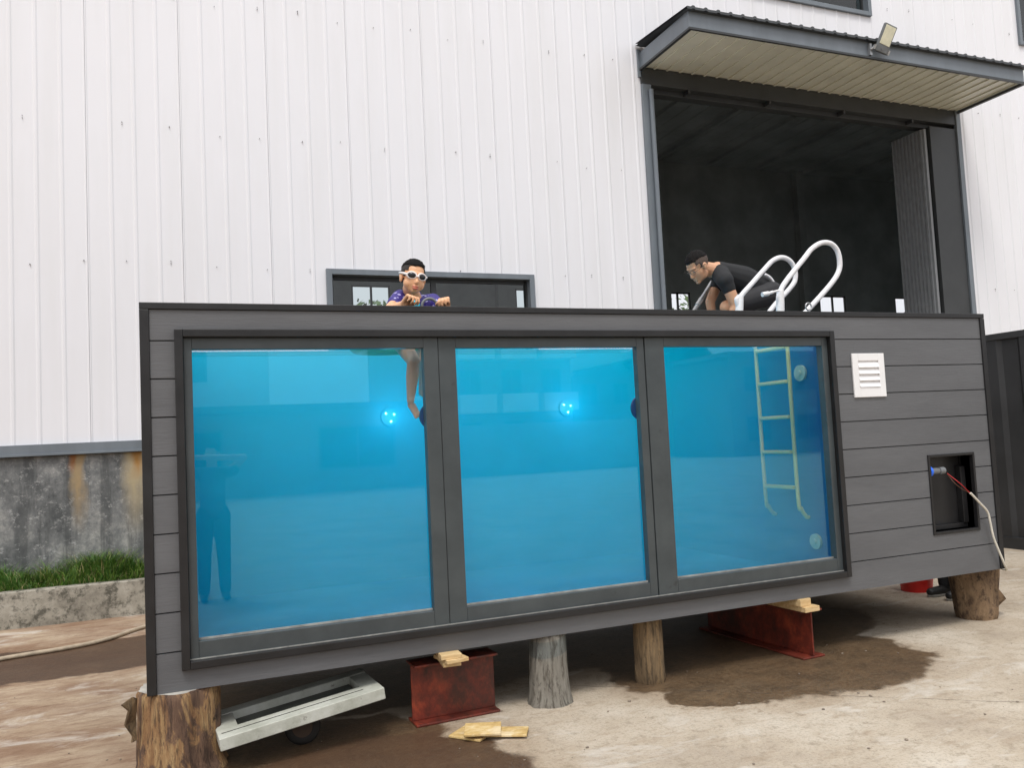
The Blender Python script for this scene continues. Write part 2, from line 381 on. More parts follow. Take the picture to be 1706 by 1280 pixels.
def wood(name, stops, dark, st=(1, 1, .16), sc=9, seed=0, fresh=None):
    k = NT(name); mp = k.mapping(st, (seed, seed*2, 0))
    v = k.noise(sc, 10, .74, vec=mp, dist=.5); f2 = k.noise(sc*4.5, 8, .75, vec=mp, dist=.3)
    c = k.ramp(v, stops)
    if fresh:                                  # patches where bark and outer wood have split away
        pm = k.ramp(k.noise(5.0, 7, .66, vec=k.mapping((1, 1, .40), (seed+9, 1, 0)), dist=.8), [(.50, 0.), (.54, 1.)])
        fc = k.ramp(k.noise(sc*2, 9, .75, vec=mp, dist=.6), fresh); c = k.mix(pm, c, fc)
    c = k.mix(k.ramp(f2, [(.50, 0.), (.60, .75)]), c, dark)
    c = k.mix(k.ramp(k.noise(7, 6, .65, vec=k.mapping((1, 1, .55), (seed+4, 0, 0)), dist=.6), [(.60, 0.), (.66, .9)]), c, tuple(x*.3 for x in stops[0][1]))
    m = k.base(c, .88); k.bump(k.math('ADD', v, k.math('MULTIPLY', f2, .8)), 1.0, .03); return m
M['bark_a'] = wood('split_brown_trunk', [(.35, (.085, .048, .032)), (.5, (.17, .10, .065)), (.65, (.27, .16, .10))], (.05, .03, .022), seed=1.3, fresh=[(.3, (.20, .09, .045)), (.5, (.38, .22, .10)), (.70, (.60, .42, .21))])
M['bark_b'] = wood('grey_weathered_trunk', [(.3, (.17, .155, .13)), (.5, (.30, .28, .24)), (.7, (.40, .38, .33))], (.07, .055, .04), seed=4.1)
M['bark_c'] = wood('tan_barkless_trunk', [(.3, (.10, .065, .035)), (.5, (.24, .165, .09)), (.7, (.47, .30, .14))], (.05, .035, .02), seed=7.7)
M['bark_d'] = wood('brown_smooth_trunk', [(.3, (.12, .075, .045)), (.5, (.25, .165, .095)), (.7, (.40, .27, .16))], (.06, .035, .025), st=(1, 1, .5), sc=5, seed=2.2)
M['cutwood'] = plain('sawn_log_end', (.42, .40, .36), .9, 0, .3, 12, .5)
M['wrap'] = plain('clear_stretch_wrap', (.28, .34, .38), .25, 0, .15, 12, .3)
M['rubber'] = plain('old_black_rubber', (.02, .018, .016), .75, 0, .4, 10, .4)
M['red_bucket'] = plain('red_plastic', (.62, .02, .015), .4, 0, .06)
M['skin'] = plain('skin', (.60, .33, .195), .5, 0, .05, 14)
M['skin_b'] = plain('child_skin', (.74, .41, .23), .48, 0, .05, 14)
for q in ('skin', 'skin_b'):
    D.materials[{'skin': 'skin', 'skin_b': 'child_skin'}[q]].node_tree.nodes['Principled BSDF'].inputs['Subsurface Weight'].default_value = .12
    D.materials[{'skin': 'skin', 'skin_b': 'child_skin'}[q]].node_tree.nodes['Principled BSDF'].inputs['Subsurface Radius'].default_value = (.012, .006, .004)
M['lips'] = plain('lips', (.55, .12, .10), .45)
M['hair'] = plain('black_hair', (.010, .009, .009), .8, 0, .4, 60, .6, .15)
M['hair_fade'] = plain('short_cropped_hair', (.085, .06, .048), .8, 0, .35, 90, .5)
M['hair_fade_b'] = plain('short_side_hair', (.03, .024, .022), .8, 0, .35, 90, .5)
M['tee'] = plain('black_cotton', (.014, .015, .017), .9, 0, .3, 20, .2)
M['shirt_grey'] = plain('grey_cotton', (.09, .095, .11), .9, 0, .2, 20)
M['shorts'] = plain('black_shorts_cloth', (.02, .02, .023), .8, 0, .3, 20, .2)
M['white_cloth'] = plain('white_cloth', (.75, .75, .77), .85)
M['trouser'] = plain('dark_trousers', (.022, .024, .028), .9)
M['shoe'] = plain('black_shoe', (.012, .012, .012), .55)
M['sole'] = plain('grey_rubber_sole', (.20, .19, .17), .7)
M['lens'] = plain('smoked_lens', (.012, .014, .018), .12)
M['goggle'] = plain('white_silicone', (.80, .74, .72), .35, 0, .04)
k = NT('violet_swim_top')
vo = k.n('TexVoronoi'); vo.inputs['Scale'].default_value = 26; k.put(vo.inputs['Vector'], k.mapping((1, 1, 1.5)))
c = k.mix(k.ramp(vo.outputs['Distance'], [(.26, 1.), (.34, 0.)]), (.035, .022, .20), (.45, .42, .72))
c = k.mix(k.ramp(k.noise(9, 2, .5), [(.62, 0.), (.66, .9)]), c, (.012, .012, .03))
M['swimtop'] = k.base(c, .6)
M['green'] = plain('green_vinyl', (.02, .42, .12), .4, 0, .05)
M['cyan'] = plain('cyan_plastic', (.02, .55, .75), .35, 0, .1)
k = NT('grass_blades')
oi = k.n('NewGeometry')
c = k.ramp(k.noise(16, 5, .7), [(.3, (.022, .07, .008)), (.52, (.055, .145, .012)), (.70, (.10, .20, .02))])
k.base(c, .6); k.b.inputs['Transmission Weight'].default_value = 0; M['grass'] = k.m
M['grass_light'] = plain('light_grass', (.15, .25, .03), .6, 0, .4, 20); M['straw'] = plain('dry_stalk', (.36, .30, .14), .7, 0, .2, 20)
M['grass'].name = 'grass_blades'
k = NT('leaf_green'); M['leaf'] = k.base(k.ramp(k.noise(1.4, 5, .6), [(.3, (.03, .07, .018)), (.7, (.09, .15, .035))]), .6)
M['trunk'] = plain('tree_bark', (.10, .075, .055), .9)
M['contsteel'] = plain('black_painted_container_steel', (.022, .023, .025), .5, 0, .3, 2)
M['floodface'] = plain('led_panel_cream', (.78, .76, .58), .35, 0, .12, 10)
M['alu'] = plain('cast_aluminium_grey', (.15, .16, .165), .45)
M['render_a'] = plain('pale_render', (.78, .76, .72), .85, 0, .12, .8)
M['render_white'] = plain('white_render', (.80, .80, .78), .85, 0, .06, .8)
M['render_b'] = plain('grey_render', (.26, .26, .25), .85, 0, .15, .8)
M['render_c'] = plain('tan_render', (.20, .17, .14), .85, 0, .15, .8)
M['tile'] = plain('grey_roof_tiles', (.16, .15, .145), .8, 0, .2, 2)
M['darkwin'] = plain('dark_window_glass', (.03, .035, .04), .12)

# ------------------------------------------------------------------ ground
mb = MB(); mb.add([(-160, -160, 0), (200, -160, 0), (200, 180, 0), (-160, 180, 0)], [(0, 1, 2, 3)])
tag(mb.build('ground', M['yard']), 'worn pale concrete yard with reddish dust and dark wet stains, with shade painted in under the pool', 'ground', kind='structure')

# ------------------------------------------------------------------ warehouse
WY = 10.2
bld = empty('warehouse', (11, WY, 0), 'large white ribbed steel warehouse with a grey canopied doorway on a concrete base', 'warehouse')
XL, XR, ZT, YB = -9.0, 30.0, 11.0, 24.0
WIN = (1.76, 4.49, 2.35, 3.78); DOOR = (6.42, 12.82, 0.0, 6.97); UW = (7.3, 10.95, 8.43, 9.9); UW2 = (14.6, 18.2, 8.43, 9.9)
def ribs_profile(x0, x1, y, face=-1):
    # list of (x, y): ribs every 0.2475 m, open joint every fourth
    P_ = .2475; pts = []; i0 = math.floor((x0-.12)/P_)-1
    x = x0; pts.append((x0, y))
    for i in range(i0, int((x1+1)/P_)+2):
        c0 = .10+i*P_
        if c0-.03 <= x0 or c0+.03 >= x1: continue
        if i % 4 == 0: prof = ((-.022, 0), (-.012, .007*face), (-.002, .007*face), (-.0015, -.004*face), (.0015, -.004*face), (.002, .007*face), (.012, .007*face), (.022, 0))
        else: prof = ((-.026, 0), (-.010, .009*face), (.010, .009*face), (.026, 0))
        pts += [(c0+a, y+b) for a, b in prof]
    pts.append((x1, y)); return pts
clad = MB()
def sheet(x0, x1, z0, z1, y=WY):
    p = ribs_profile(x0, x1, y)
    zs = [z0, z1]
    for (a, b), (c_, d) in zip(p[:-1], p[1:]):
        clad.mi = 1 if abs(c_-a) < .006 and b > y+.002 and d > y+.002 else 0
        clad.add([(a, b, z0), (c_, d, z0), (c_, d, z1), (a, b, z1)], [(0, 1, 2, 3)])
Z0 = 1.78
sheet(XL, WIN[0], Z0, ZT); sheet(WIN[0], WIN[1], Z0, WIN[2]); sheet(WIN[0], WIN[1], WIN[3], ZT); sheet(WIN[1], DOOR[0], Z0, ZT)
sheet(DOOR[0], UW[0], DOOR[3], ZT); sheet(UW[0], UW[1], DOOR[3], UW[2]); sheet(UW[0], UW[1], UW[3], ZT); sheet(UW[1], DOOR[1], DOOR[3], ZT)
sheet(DOOR[1], UW2[0], Z0, ZT); sheet(UW2[0], UW2[1], Z0, UW2[2]); sheet(UW2[0], UW2[1], UW2[3], ZT); sheet(UW2[1], XR, Z0, ZT)
clad.mi = 2
for zr in (3.8, 5.4, 7.0, 8.6):
    x = -8.9
    while x < 20:
        xx = x+random.uniform(-.05, .05); zz = zr+random.uniform(-.04, .04)
        ins = any(a-.05 < xx < b+.05 and c_-.05 < zz < d+.05 for a, b, c_, d in (WIN, DOOR, UW, UW2))
        if not ins and random.random() < .75:
            for dz in ((0, .028) if random.random() < .25 else (0,)):
                clad.tube([(xx, WY-.003, zz+dz), (xx, WY-.018, zz+dz)], random.choice((.004, .005, .007)), 6)
        x += .495
clad.build('wall_cladding', [M['clad'], M['seam'], M['screw']], bld)
mb = MB()
mb.box((XL, WY-.01, 0), (DOOR[0]-.0, WY+.2, 1.67)); mb.box((DOOR[1], WY-.01, 0), (XR, WY+.2, 1.67))
mb.build('concrete_base', M['plinth'], bld)
for a, b in ((XL, DOOR[0]-.02), (DOOR[1]+.02, XR)):
    x = a; mb = MB()
    while x < b:
        e = min(x+3.2, b); mb.box((x, WY-.055, 1.70), (e-.004, WY+.02, 1.80)); mb.box((x, WY-.07, 1.675), (e-.004, WY+.01, 1.7005)); x = e
    mb.build('base_flashing', M['steel_trim'], bld, .003)
# inner lining, back wall with openings, sides, roof, floor
mb = MB()
bw = [(4.8, 5.96), (10.0, 11.16), (15.53, 16.56), (22.24, 23.5), (25.97, 27.2)]
bz0, bz1 = 5.0, 6.32
mb.box((XL, YB, 0), (XR, YB+.12, bz0)); mb.box((XL, YB, bz1), (XR, YB+.12, ZT))
xs = [XL]+[v for q in bw for v in q]+[XR]
for i in range(0, len(xs), 2): mb.box((xs[i], YB, bz0), (xs[i+1], YB+.12, bz1))
mb.box((XL, WY+.25, 0), (XL+.1, YB, ZT)); mb.box((XR-.1, WY+.25, 0), (XR, YB, ZT))
def lining(x0, x1, z0, z1): mb.box((x0, WY+.16, z0), (x1, WY+.2, z1))
lining(XL, WIN[0], 1.67, ZT); lining(WIN[0], WIN[1], 1.67, WIN[2]); lining(WIN[0], WIN[1], WIN[3], ZT); lining(WIN[1], DOOR[0], 1.67, ZT)
lining(DOOR[0], DOOR[1], DOOR[3], UW[2]); lining(DOOR[0], UW[0], UW[2], UW[3]); lining(UW[1], DOOR[1], UW[2], UW[3]); lining(DOOR[0], DOOR[1], UW[3], ZT)
lining(DOOR[1], UW2[0], 1.67, ZT); lining(UW2[0], UW2[1], 1.67, UW2[2]); lining(UW2[0], UW2[1], UW2[3], ZT); lining(UW2[1], XR, 1.67, ZT)
mb.build('inner_wall', M['interior'], bld)
mb = MB()
for x in range(int(XL), int(XR), 6): MB().box((x+.3, YB-.28, 0), (x+.6, YB-.02, ZT-.12)).build('column', M['interior'], bld)
mb = MB(); x = XL+.1                                  # corrugated ceiling lining over the back of the hall
while x < XR-.3:
    mb.box((x, WY+7.6, ZT-.10), (x+.52, YB-.01, ZT-.06)); mb.box((x+.52, WY+7.6, ZT-.085), (x+.60, YB-.01, ZT-.06)); x += .6
mb.build('ceiling', M['interior'], bld)
for i in range(9): MB().box((9.0+i*2.1, WY+7.7, ZT-.22), (9.07+i*2.1, YB-.3, ZT-.105)).build('purlin', M['interior'], bld)
mb = MB()
x = XL
sk = []
while x < XR:
    light = int(round((x-XL)/.6)) % 12 in (4, 5)     # unseen glass roof strips, added to brighten the hall
    if light:
        mb.box((x, WY-.1, ZT), (x+.6, WY+1.2, ZT+.06)); mb.box((x, WY+7.5, ZT), (x+.6, YB+.3, ZT+.06)); sk.append(x)
    else:
        mb.box((x, WY-.1, ZT), (x+.5, YB+.3, ZT+.06)); mb.box((x+.5, WY-.1, ZT+.03), (x+.6, YB+.3, ZT+.09))
    x += .6
mb.build('roof', M['roof_sheet'], bld)
for x in sk: MB().box((x, WY+1.2, ZT+.01), (x+.599, WY+7.5, ZT+.02)).build('added_skylight', M['winglass'], bld)
MB().box((XL, WY+.2, .004), (XR, YB, .02)).build('floor', M['int_floor'], bld)
for a, b in bw:
    mb = MB(); m_ = (a+b)/2-.02
    mb.box((m_, YB+.03, bz0), (m_+.06, YB+.09, bz1)); mb.box((a, YB+.03, bz0), (a+.05, YB+.09, bz1)); mb.box((b-.05, YB+.03, bz0), (b, YB+.09, bz1))
    mb.box((a+.05, YB+.03, bz1-.05), (b-.05, YB+.09, bz1))
    if a > 25: mb.box((0, 0, 0), (1.5, .03, .04), Matrix.Translation((a+.1, YB-.1, bz0+.55)) @ Matrix.Rotation(R(-28), 4, 'Y'))
    mb.build('back_window', M['steel_dark'], bld)
def window(W_, n, name='window', depth=.12, bars=True):
    x0, x1, z0, z1 = W_; t = .07
    mb = MB(); y0 = WY-.05; y1 = WY+.2
    mb.box((x0-.03, y0, z0-.03), (x0+t-.03, y1, z1+.03)); mb.box((x1-t+.03, y0, z0-.03), (x1+.03, y1, z1+.03))
    mb.box((x0+t-.03, y0, z1-t+.03), (x1-t+.03, y1, z1+.03)); mb.box((x0+t-.03, y0, z0-.03), (x1-t+.03, y1, z0+t-.03))
    f = mb.build(name, M['steel_trim'], bld, .003)
    mb = MB(); a, b = x0+t-.03, x1-t+.03; c_, d = z0+t-.03, z1-t+.03; ys = WY+.06
    for i in range(n+1):
        xx = a+(b-a)*i/n; wd = .035 if 0 < i < n else .025
        mb.box((max(a, xx-wd), ys, c_), (min(b, xx+wd), ys+.05, d))
    for i in range(n):
        p, q = a+(b-a)*i/n+.036, a+(b-a)*(i+1)/n-.036
        mb.box((p, ys+.002, c_), (q, ys+.048, c_+.05)); mb.box((p, ys+.002, d-.05), (q, ys+.048, d))
    mb.build('sash', M['steel_dark'], f)
    for i in range(n):
        p, q = a+(b-a)*i/n+.03, a+(b-a)*(i+1)/n-.03
        MB().box((p, ys+.02, c_+.04), (q, ys+.026, d-.04)).build('pane', M['winglass'], f)
    return f
window(WIN, 2); window(UW, 3); window(UW2, 3)
# doorway: jambs, header, track, right column and folded leaf
mb = MB()
mb.box((6.40, WY-.05, 0), (6.55, WY+.12, 6.695)); mb.build('door_jamb', M['steel_trim'], bld, .004)
MB().tube([(6.52, WY-.087, 0), (6.52, WY-.087, 6.6)], .035, 10).build('downpipe', M['steel_trim'], bld)
MB().box((12.74, WY-.05, 0), (12.84, WY+.02, 6.97)).build('door_jamb', M['steel_trim'], bld, .004)
mb = MB()
mb.box((6.40, WY-.03, 6.70), (12.74, WY+.1, 6.95)); mb.box((6.56, WY+.1, 6.63), (12.74, WY+.26, 6.80))
mb.box((12.12, WY-.02, 0), (12.735, WY+.30, 6.625))
for i in range(4): mb.box((7.2+i*1.5, WY-.04, 6.64), (7.24+i*1.5, WY+.1, 6.695))
mb.build('door_header', M['steel_dark'], bld, .004)
mb = MB(); x = 0; LEAF = 10.82
y = WY+.02
while y < LEAF:
    mb.box((12.02, y, .05), (12.07, y+.045, 6.58)); mb.box((11.995, y+.045, .05), (12.05, y+.075, 6.58)); y += .075
mb.build('door_leaf', plain('grey_door_sheet', (.21, .22, .23), .5), bld)
# canopy over the doorway
mb = MB(); cy0 = 8.92
mb.box((6.40, cy0, 6.93), (12.80, cy0+.03, 7.17)); mb.box((6.40, cy0+.03, 6.93), (6.43, WY-.02, 7.17)); mb.box((12.77, cy0+.03, 6.93), (12.80, WY-.02, 7.17))
mb.box((6.36, WY-.03, 6.80), (6.42, WY+.0, 7.22))
can = mb.build('canopy', M['steel_trim'], bld, .003)
mb = MB(); x = 6.43
while x < 12.77:
    e = min(x+.22, 12.77); mb.box((x, cy0+.03, 6.962), (e-.03, WY-.02, 6.98)); mb.box((e-.03, cy0+.03, 6.942), (e, WY-.02, 6.98)); x = e
mb.build('soffit', M['soffit'], can)
mb = MB(); mb.box((6.38, cy0-.035, 6.90), (12.82, cy0-.0, 6.93)); mb.box((6.38, cy0, 6.90), (6.43, WY-.03, 6.929)); mb.box((12.77, cy0, 6.90), (12.82, WY-.03, 6.929))
mb.build('drip_edge', M['steel_dark'], can)
mb = MB(); x = 6.34
pr = []
while x < 12.86:
    pr += [(x, 0), (x+.07, .0), (x+.085, .02), (x+.115, .02), (x+.13, 0)]; x += .20
top = [(a, cy0-.07, 7.19+h) for a, h in pr]; bot = [(a, cy0-.07, 7.155+h*.6) for a, h in pr]
tb = [(a, WY-.02, 7.30+h) for a, h in pr]; n = len(pr)
mb.add(top+tb+bot, [(i, i+1, n+i+1, n+i) for i in range(n-1)]+[(2*n+i, 2*n+i+1, i+1, i) for i in range(n-1)])
mb.add([(6.34, cy0-.07, 7.155), (12.86, cy0-.07, 7.155), (12.86, WY-.02, 7.265), (6.34, WY-.02, 7.265)], [(0, 3, 2, 1)])
mb.build('canopy_roof', M['roof_sheet'], can)

# flood lamp on the canopy
fl = empty('flood_lamp', (9.86, cy0-.05, 7.05), 'small square grey flood lamp tilted up on the front edge of the canopy', 'flood lamp')
FM = Matrix.Translation((9.66, cy0-.09, 6.965)) @ Matrix.Scale(.74, 4) @ Matrix.Rotation(R(14), 4, 'Y') @ Matrix.Rotation(R(22), 4, 'X')
MB().box((-.15, 0, .02), (.15, .07, .56), FM).build('housing', M['alu'], fl, .012)
MB().box((-.125, -.006, .17), (.125, .002, .53), FM).build('light_panel', M['floodface'], fl, .01)
mb = MB(); mb.box((-.12, -.008, .03), (.12, .001, .15), FM); mb.tube([FM @ Vector((-.02, -.02, .09)), FM @ Vector((-.02, .0, .09))], .022, 12)
mb.build('sensor', M['grey_plastic'], fl, .004)
mb = MB(); mb.box((-.20, .01, .03), (-.16, .05, .12), FM); mb.box((.16, .01, .03), (.2, .05, .12), FM); mb.box((9.50, cy0-.05, 6.95), (9.54, cy0-.001, 7.12)); 
mb.tube([(9.52, cy0-.05, 7.03), FM @ Vector((-.18, .03, .08))], .014, 8); mb.tube([FM @ Vector((-.19, .03, .08)), FM @ Vector((.19, .03, .08))], .012, 8)
mb.build('bracket', M['steel_bright'], fl)

# ------------------------------------------------------------------ kerb, soil, grass
mb = MB(); x = -12.0; v0 = None
def kz(x): return .352+.006*noise.noise((x*1.3, 0, 0))
segs = 120
vs = []
for i in range(segs+1):
    x = -12+i*(16.2/segs); d = .012*noise.noise((x*2.1, 3, 0)); e = .02*noise.noise((x*3.7, 9, 0))
    vs += [(x, 9.47+d-.015, 0), (x, 9.50+d*.6, kz(x)-.012+e*.2), (x, 9.512+d, kz(x)), (x, 9.64+d, kz(x)-.004), (x, 9.66, 0)]
fs = [(i*5+j, (i+1)*5+j, (i+1)*5+j+1, i*5+j+1) for i in range(segs) for j in range(4)]
mb.add(vs, fs, False); mb.add([vs[j] for j in range(5)], [(0, 1, 2, 3, 4)]); mb.add([vs[-5+j] for j in range(5)], [(4, 3, 2, 1, 0)])
tag(mb.build('kerb_wall', M['kerb']), 'low mossy concrete kerb holding the grass strip before the warehouse base', 'kerb wall')
MB().box((-12, 9.66, 0), (4.2, WY-.011, .27)).build('soil', plain('dark_soil', (.05, .042, .028), .95, 0, .3, 6, .5))
tag(D.objects['soil'], 'dark soil bed behind the low kerb', 'soil', kind='structure')
mb = MB(); rnd = random.Random(3)
for i in range(26000):
    x = rnd.uniform(-3.4, .9) if i < 23000 else rnd.uniform(-8, -3.4); y = rnd.uniform(9.60, 10.17)
    cl = noise.noise((x*1.9, y*2, 1.0))+.6*noise.noise((x*6, y*5, 4.0)); back = (y-9.6)/.57
    h = rnd.uniform(.07, .31)*(1+1.1*cl)*(1+.30*max(0, (x+1.6)))*(.35+.95*back)
    h = max(.03, min(h, .40))
    a = rnd.uniform(0, 2*PI); L = h*rnd.uniform(.3, 1.3); wd = rnd.uniform(.0018, .0038)
    dx, dy = math.cos(a)*L, math.sin(a)*L*.5
    px_, py_ = -math.sin(a)*wd, math.cos(a)*wd
    if abs(px_) < wd*.5: px_ = wd*.7
    z0 = .26; yy = min(y+dy, 10.17)
    mb.mi = 2 if rnd.random() < .10 else (1 if rnd.random() < .3+.5*noise.noise((x*3, y*3, 8)) else 0)
    mb.add([(x-px_, y-py_, z0), (x+px_, y+py_, z0), (x+dx*.35+px_*.8, y+(yy-y)*.35+py_*.8, z0+h*.7), (x+dx*.35-px_*.8, y+(yy-y)*.35-py_*.8, z0+h*.7), (x+dx, yy, z0+h*(.95 if L < h else .75))],
           [(0, 1, 2, 3), (3, 2, 4)], False)
tag(mb.build('grass', [M['grass'], M['grass_light'], M['straw']]), 'uneven green grass growing behind the low kerb', 'grass', kind='stuff')

# ------------------------------------------------------------------ pool container
X0, Y0, ZB = -.174, 4.65, .42; L_, H_ = 6.115, 2.0; Y1 = 7.05
def F(u, v, y=0): return (X0+u, Y0+y, ZB+v)
pool = empty('container_pool', (X0+L_/2, (Y0+Y1)/2, ZB), 'long dark grey boarded container swimming pool with three big glass panels showing blue water', 'container pool')
mb = MB()
holes = [(.165, 4.562, .106, 1.858), (5.40, 5.885, .318, .918)]
for r_ in range(10):
    z0, z1 = .2*r_+.0035, .2*r_+.1965
    if r_ == 0: z0 = 0
    if r_ == 9: z1 = 1.963
    xs = sorted({.047, L_-.047}|{h for q in holes for h in q[:2]})
    for a, b in zip(xs[:-1], xs[1:]):
        iv = [(z0, z1)]
        for hx0, hx1, hz0, hz1 in holes:
            if a >= hx0-1e-6 and b <= hx1+1e-6:
                nv = []
                for p, q in iv:
                    if hz0 > p: nv.append((p, min(q, hz0)))
                    if hz1 < q: nv.append((max(p, hz1), q))
                iv = [t for t in nv if t[1]-t[0] > .004]
        for p, q in iv: mb.box(F(a, p, .0), F(b, q, .02))
mb.build('cladding', M['board'], pool)
mb = MB()                                     # backing behind the grooves, around the openings
def ring(mb, u0, u1, v0, v1, holes, y0, y1):
    xs = sorted({u0, u1}|{h for q in holes for h in q[:2]})
    for a, b in zip(xs[:-1], xs[1:]):
        iv = [(v0, v1)]
        for hx0, hx1, hz0, hz1 in holes:
            if a >= hx0-1e-6 and b <= hx1+1e-6:
                nv = []
                for p, q in iv:
                    if hz0 > p: nv.append((p, min(q, hz0)))
                    if hz1 < q: nv.append((max(p, hz1), q))
                iv = [t for t in nv if t[1] > t[0]]
        for p, q in iv: mb.box(F(a, p, y0), F(b, q, y1))
ring(mb, .03, L_-.03, .0, 1.96, [(.20, 4.53, .14, 1.825), (5.42, 5.865, .338, .898)], .022, .10)
mb.build('front_wall', M['black'], pool)
mb = MB()
mb.box(F(0, 0, -.012), F(.046, 1.963, .05)); mb.box(F(L_-.046, 0, -.012), F(L_, 1.963, .05)); mb.box(F(0, 1.965, -.012), F(L_, 2.0, .2))
mb.box(F(0, 1.965, .2), F(.12, 2.0, 2.4)); mb.box(F(L_-.12, 1.965, .2), F(L_, 2.0, 2.4)); mb.box(F(.12, 1.965, 2.28), F(L_-.12, 2.0, 2.4))
mb.build('edge_trim', M['black'], pool, .003)
mb = MB()                                     # side, back and floor shells
mb.box(F(.002, 0, .051), F(.10, 1.963, 2.39)); mb.box(F(L_-.10, 0, .051), F(L_-.002, 1.963, 2.39)); mb.box(F(.10, 0, 2.31), F(L_-.10, 1.963, 2.39)); mb.box(F(.10, .001, .11), F(L_-.10, .05, 2.305))
mb.build('shell', M['contsteel'], pool)
mb = MB(); TX1 = 4.66
mb.box(F(.101, .051, .11), F(.115, 1.96, 2.30)); mb.box(F(.116, .051, 2.28), F(TX1, 1.96, 2.30)); mb.box(F(.116, .051, .11), F(TX1-.001, .065, 2.279))
mb.build('liner', M['liner'], pool)
MB().box(F(TX1, .051, .11), F(TX1+.03, 1.96, 2.30)).build('end_liner', M['navy_liner'], pool)
# deck over the plant end and the back corner
mb = MB(); x = TX1+.0
while x < L_-.13:
    e = min(x+.14, L_-.121); mb.box(F(x, 1.955, .205), F(e-.006, 1.975, 2.275)); x = e
y = 1.10
while y < 2.27:
    e = min(y+.14, 2.278); mb.box(F(4.12, 1.955, y), F(TX1-.004, 1.975, e-.006)); y = e
mb.build('deck', M['board'], pool, .002)
mb = MB(); u0, u1, v0, v1 = .165, 4.562, .106, 1.858; t = .042; yo = -.035
mb.box(F(u0, v0, yo), F(u0+t, v1, .06)); mb.box(F(u1-t, v0, yo), F(u1, v1, .06)); mb.box(F(u0+t, v1-t, yo), F(u1-t, v1, .06)); mb.box(F(u0+t, v0, yo), F(u1-t, v0+t, .06))
mb.build('window_surround', M['black'], pool, .004)
fr = MB(); ui, uj, vi, vj = u0+t, u1-t, v0+t, v1-t
panes = [(.250, 1.512), (1.711, 2.945), (3.148, 4.470)]; pz = (.238, 1.754)
edges = [(ui, 1.600), (1.604, 3.000), (3.004, uj)]
for i, ((a, b), (p, q)) in enumerate(zip(edges, panes)):
    w_ = MB(); ya, yb = .0+(.006 if i % 2 else .0), .061
    w_.box(F(a, vi, ya), F(p, vj, yb)); w_.box(F(q, vi, ya), F(b, vj, yb)); w_.box(F(p, vi, ya), F(q, pz[0], yb)); w_.box(F(p, pz[1], ya), F(q, vj, yb))
    f = w_.build('window', M['sash'], pool, .0035)
    MB().box(F(p-.002, pz[0]-.002, .045), F(q+.002, pz[1]+.002, .057)).build('pane', M['glass'], f)
    g_ = MB(); g_.box(F(p, pz[0], .034), F(q, pz[0]+.010, .044)); g_.build('sealant', M['putty'], f, label='pale grey sealant bead along the bottom of the pane')
    if i < 2:
        g_ = MB(); dc = at(*((722, 693), (1071, 680))[i], 4.714); g_.tube([dc, dc+Vector((0, .02, 0))], .082, 32); g_.build('round_cover', M['blue_plastic'], pool)
    # mullion grooves
for xx in (1.602, 3.002): MB().box(F(xx-.0018, vi, .012), F(xx+.0018, vj, .09)).build('mullion_joint', M['black'], pool)
w_ = MB(); w_.box(F(ui, vi, -.004), F(uj, vi+.006, -.0005)); w_.build('sill_bead', M['putty'], pool)
for px_, py_ in ((650, 695), (945, 680)):
    c_ = at(px_, py_, Y0+2.26); 
    m_ = MB(); m_.tube([c_, c_+Vector((0, .02, 0))], .075, 24); lamp = m_.build('lamp', M['liner'], pool)
    for kx, kz_ in ((-.035, .03), (.035, .02), (.005, -.04)):
        MB().ell(c_+Vector((kx, -.004, kz_)), (.011, .007, .011), seg=10, rings=6).build('led', M['led'], lamp)
    pl_ = D.lights.new('pool_lamp_light', 'POINT'); pl_.energy = 6.5; pl_.color = (.10, .66, 1.0); pl_.shadow_soft_size = .06
    plo = D.objects.new('pool_lamp_light', pl_); scene.collection.objects.link(plo); plo.location = c_+Vector((0, -.14, 0)); adopt(plo, lamp)
# fittings on the end wall
e1 = at(1331, 622, 5.65); e2 = at(1357, 903, 5.15); xw = X0+TX1
def atX(px, py, X):
    d = FW*F_PX + RT*(px-853) + UP*(640-py); t = X/d.x
    return (d.y*t, CZ+d.z*t)
for cc in ((*atX(1330, 622, xw-.03), .062), (*atX(1356, 903, xw-.03), .058)):
    m_ = MB(); m_.tube([(xw-.02, cc[0], cc[1]), (xw-.001, cc[0], cc[1])], cc[2], 24); m_.tube([(xw-.035, cc[0], cc[1]), (xw-.02, cc[0], cc[1])], cc[2]*.35, 16); m_.build('inlet', M['inlet'], pool)
# vent grille
vg = MB(); a, b, c_, d = 4.731, 5.035, 1.372, 1.694; s_ = .055
vg.box(F(a, c_, -.014), F(a+s_, d, .0)); vg.box(F(b-s_, c_, -.014), F(b, d, .0)); vg.box(F(a+s_, c_, -.014), F(b-s_, c_+s_+.02, .0)); vg.box(F(a+s_, d-s_, -.014), F(b-s_, d, .0))
vent = vg.build('vent_grille', M['white_plastic'], pool, .003)
vg = MB(); n = 4; hh_ = (d-c_-2*s_-.02)/n
for i in range(n):
    z = c_+s_+.02+i*hh_
    vg.add([F(a+s_, z, -.020), F(b-s_, z, -.020), F(b-s_, z+hh_*.86, -.002), F(a+s_, z+hh_*.86, -.002), F(a+s_, z+.004, -.001), F(b-s_, z+.004, -.001)], [(0, 1, 2, 3), (0, 4, 5, 1), (0, 3, 4), (1, 5, 2)])
vg.box(F(a+s_, c_+s_+.02, -.0008), F(b-s_, d-s_, -.0002)); vg.build('louvre', M['white_plastic'], vent)
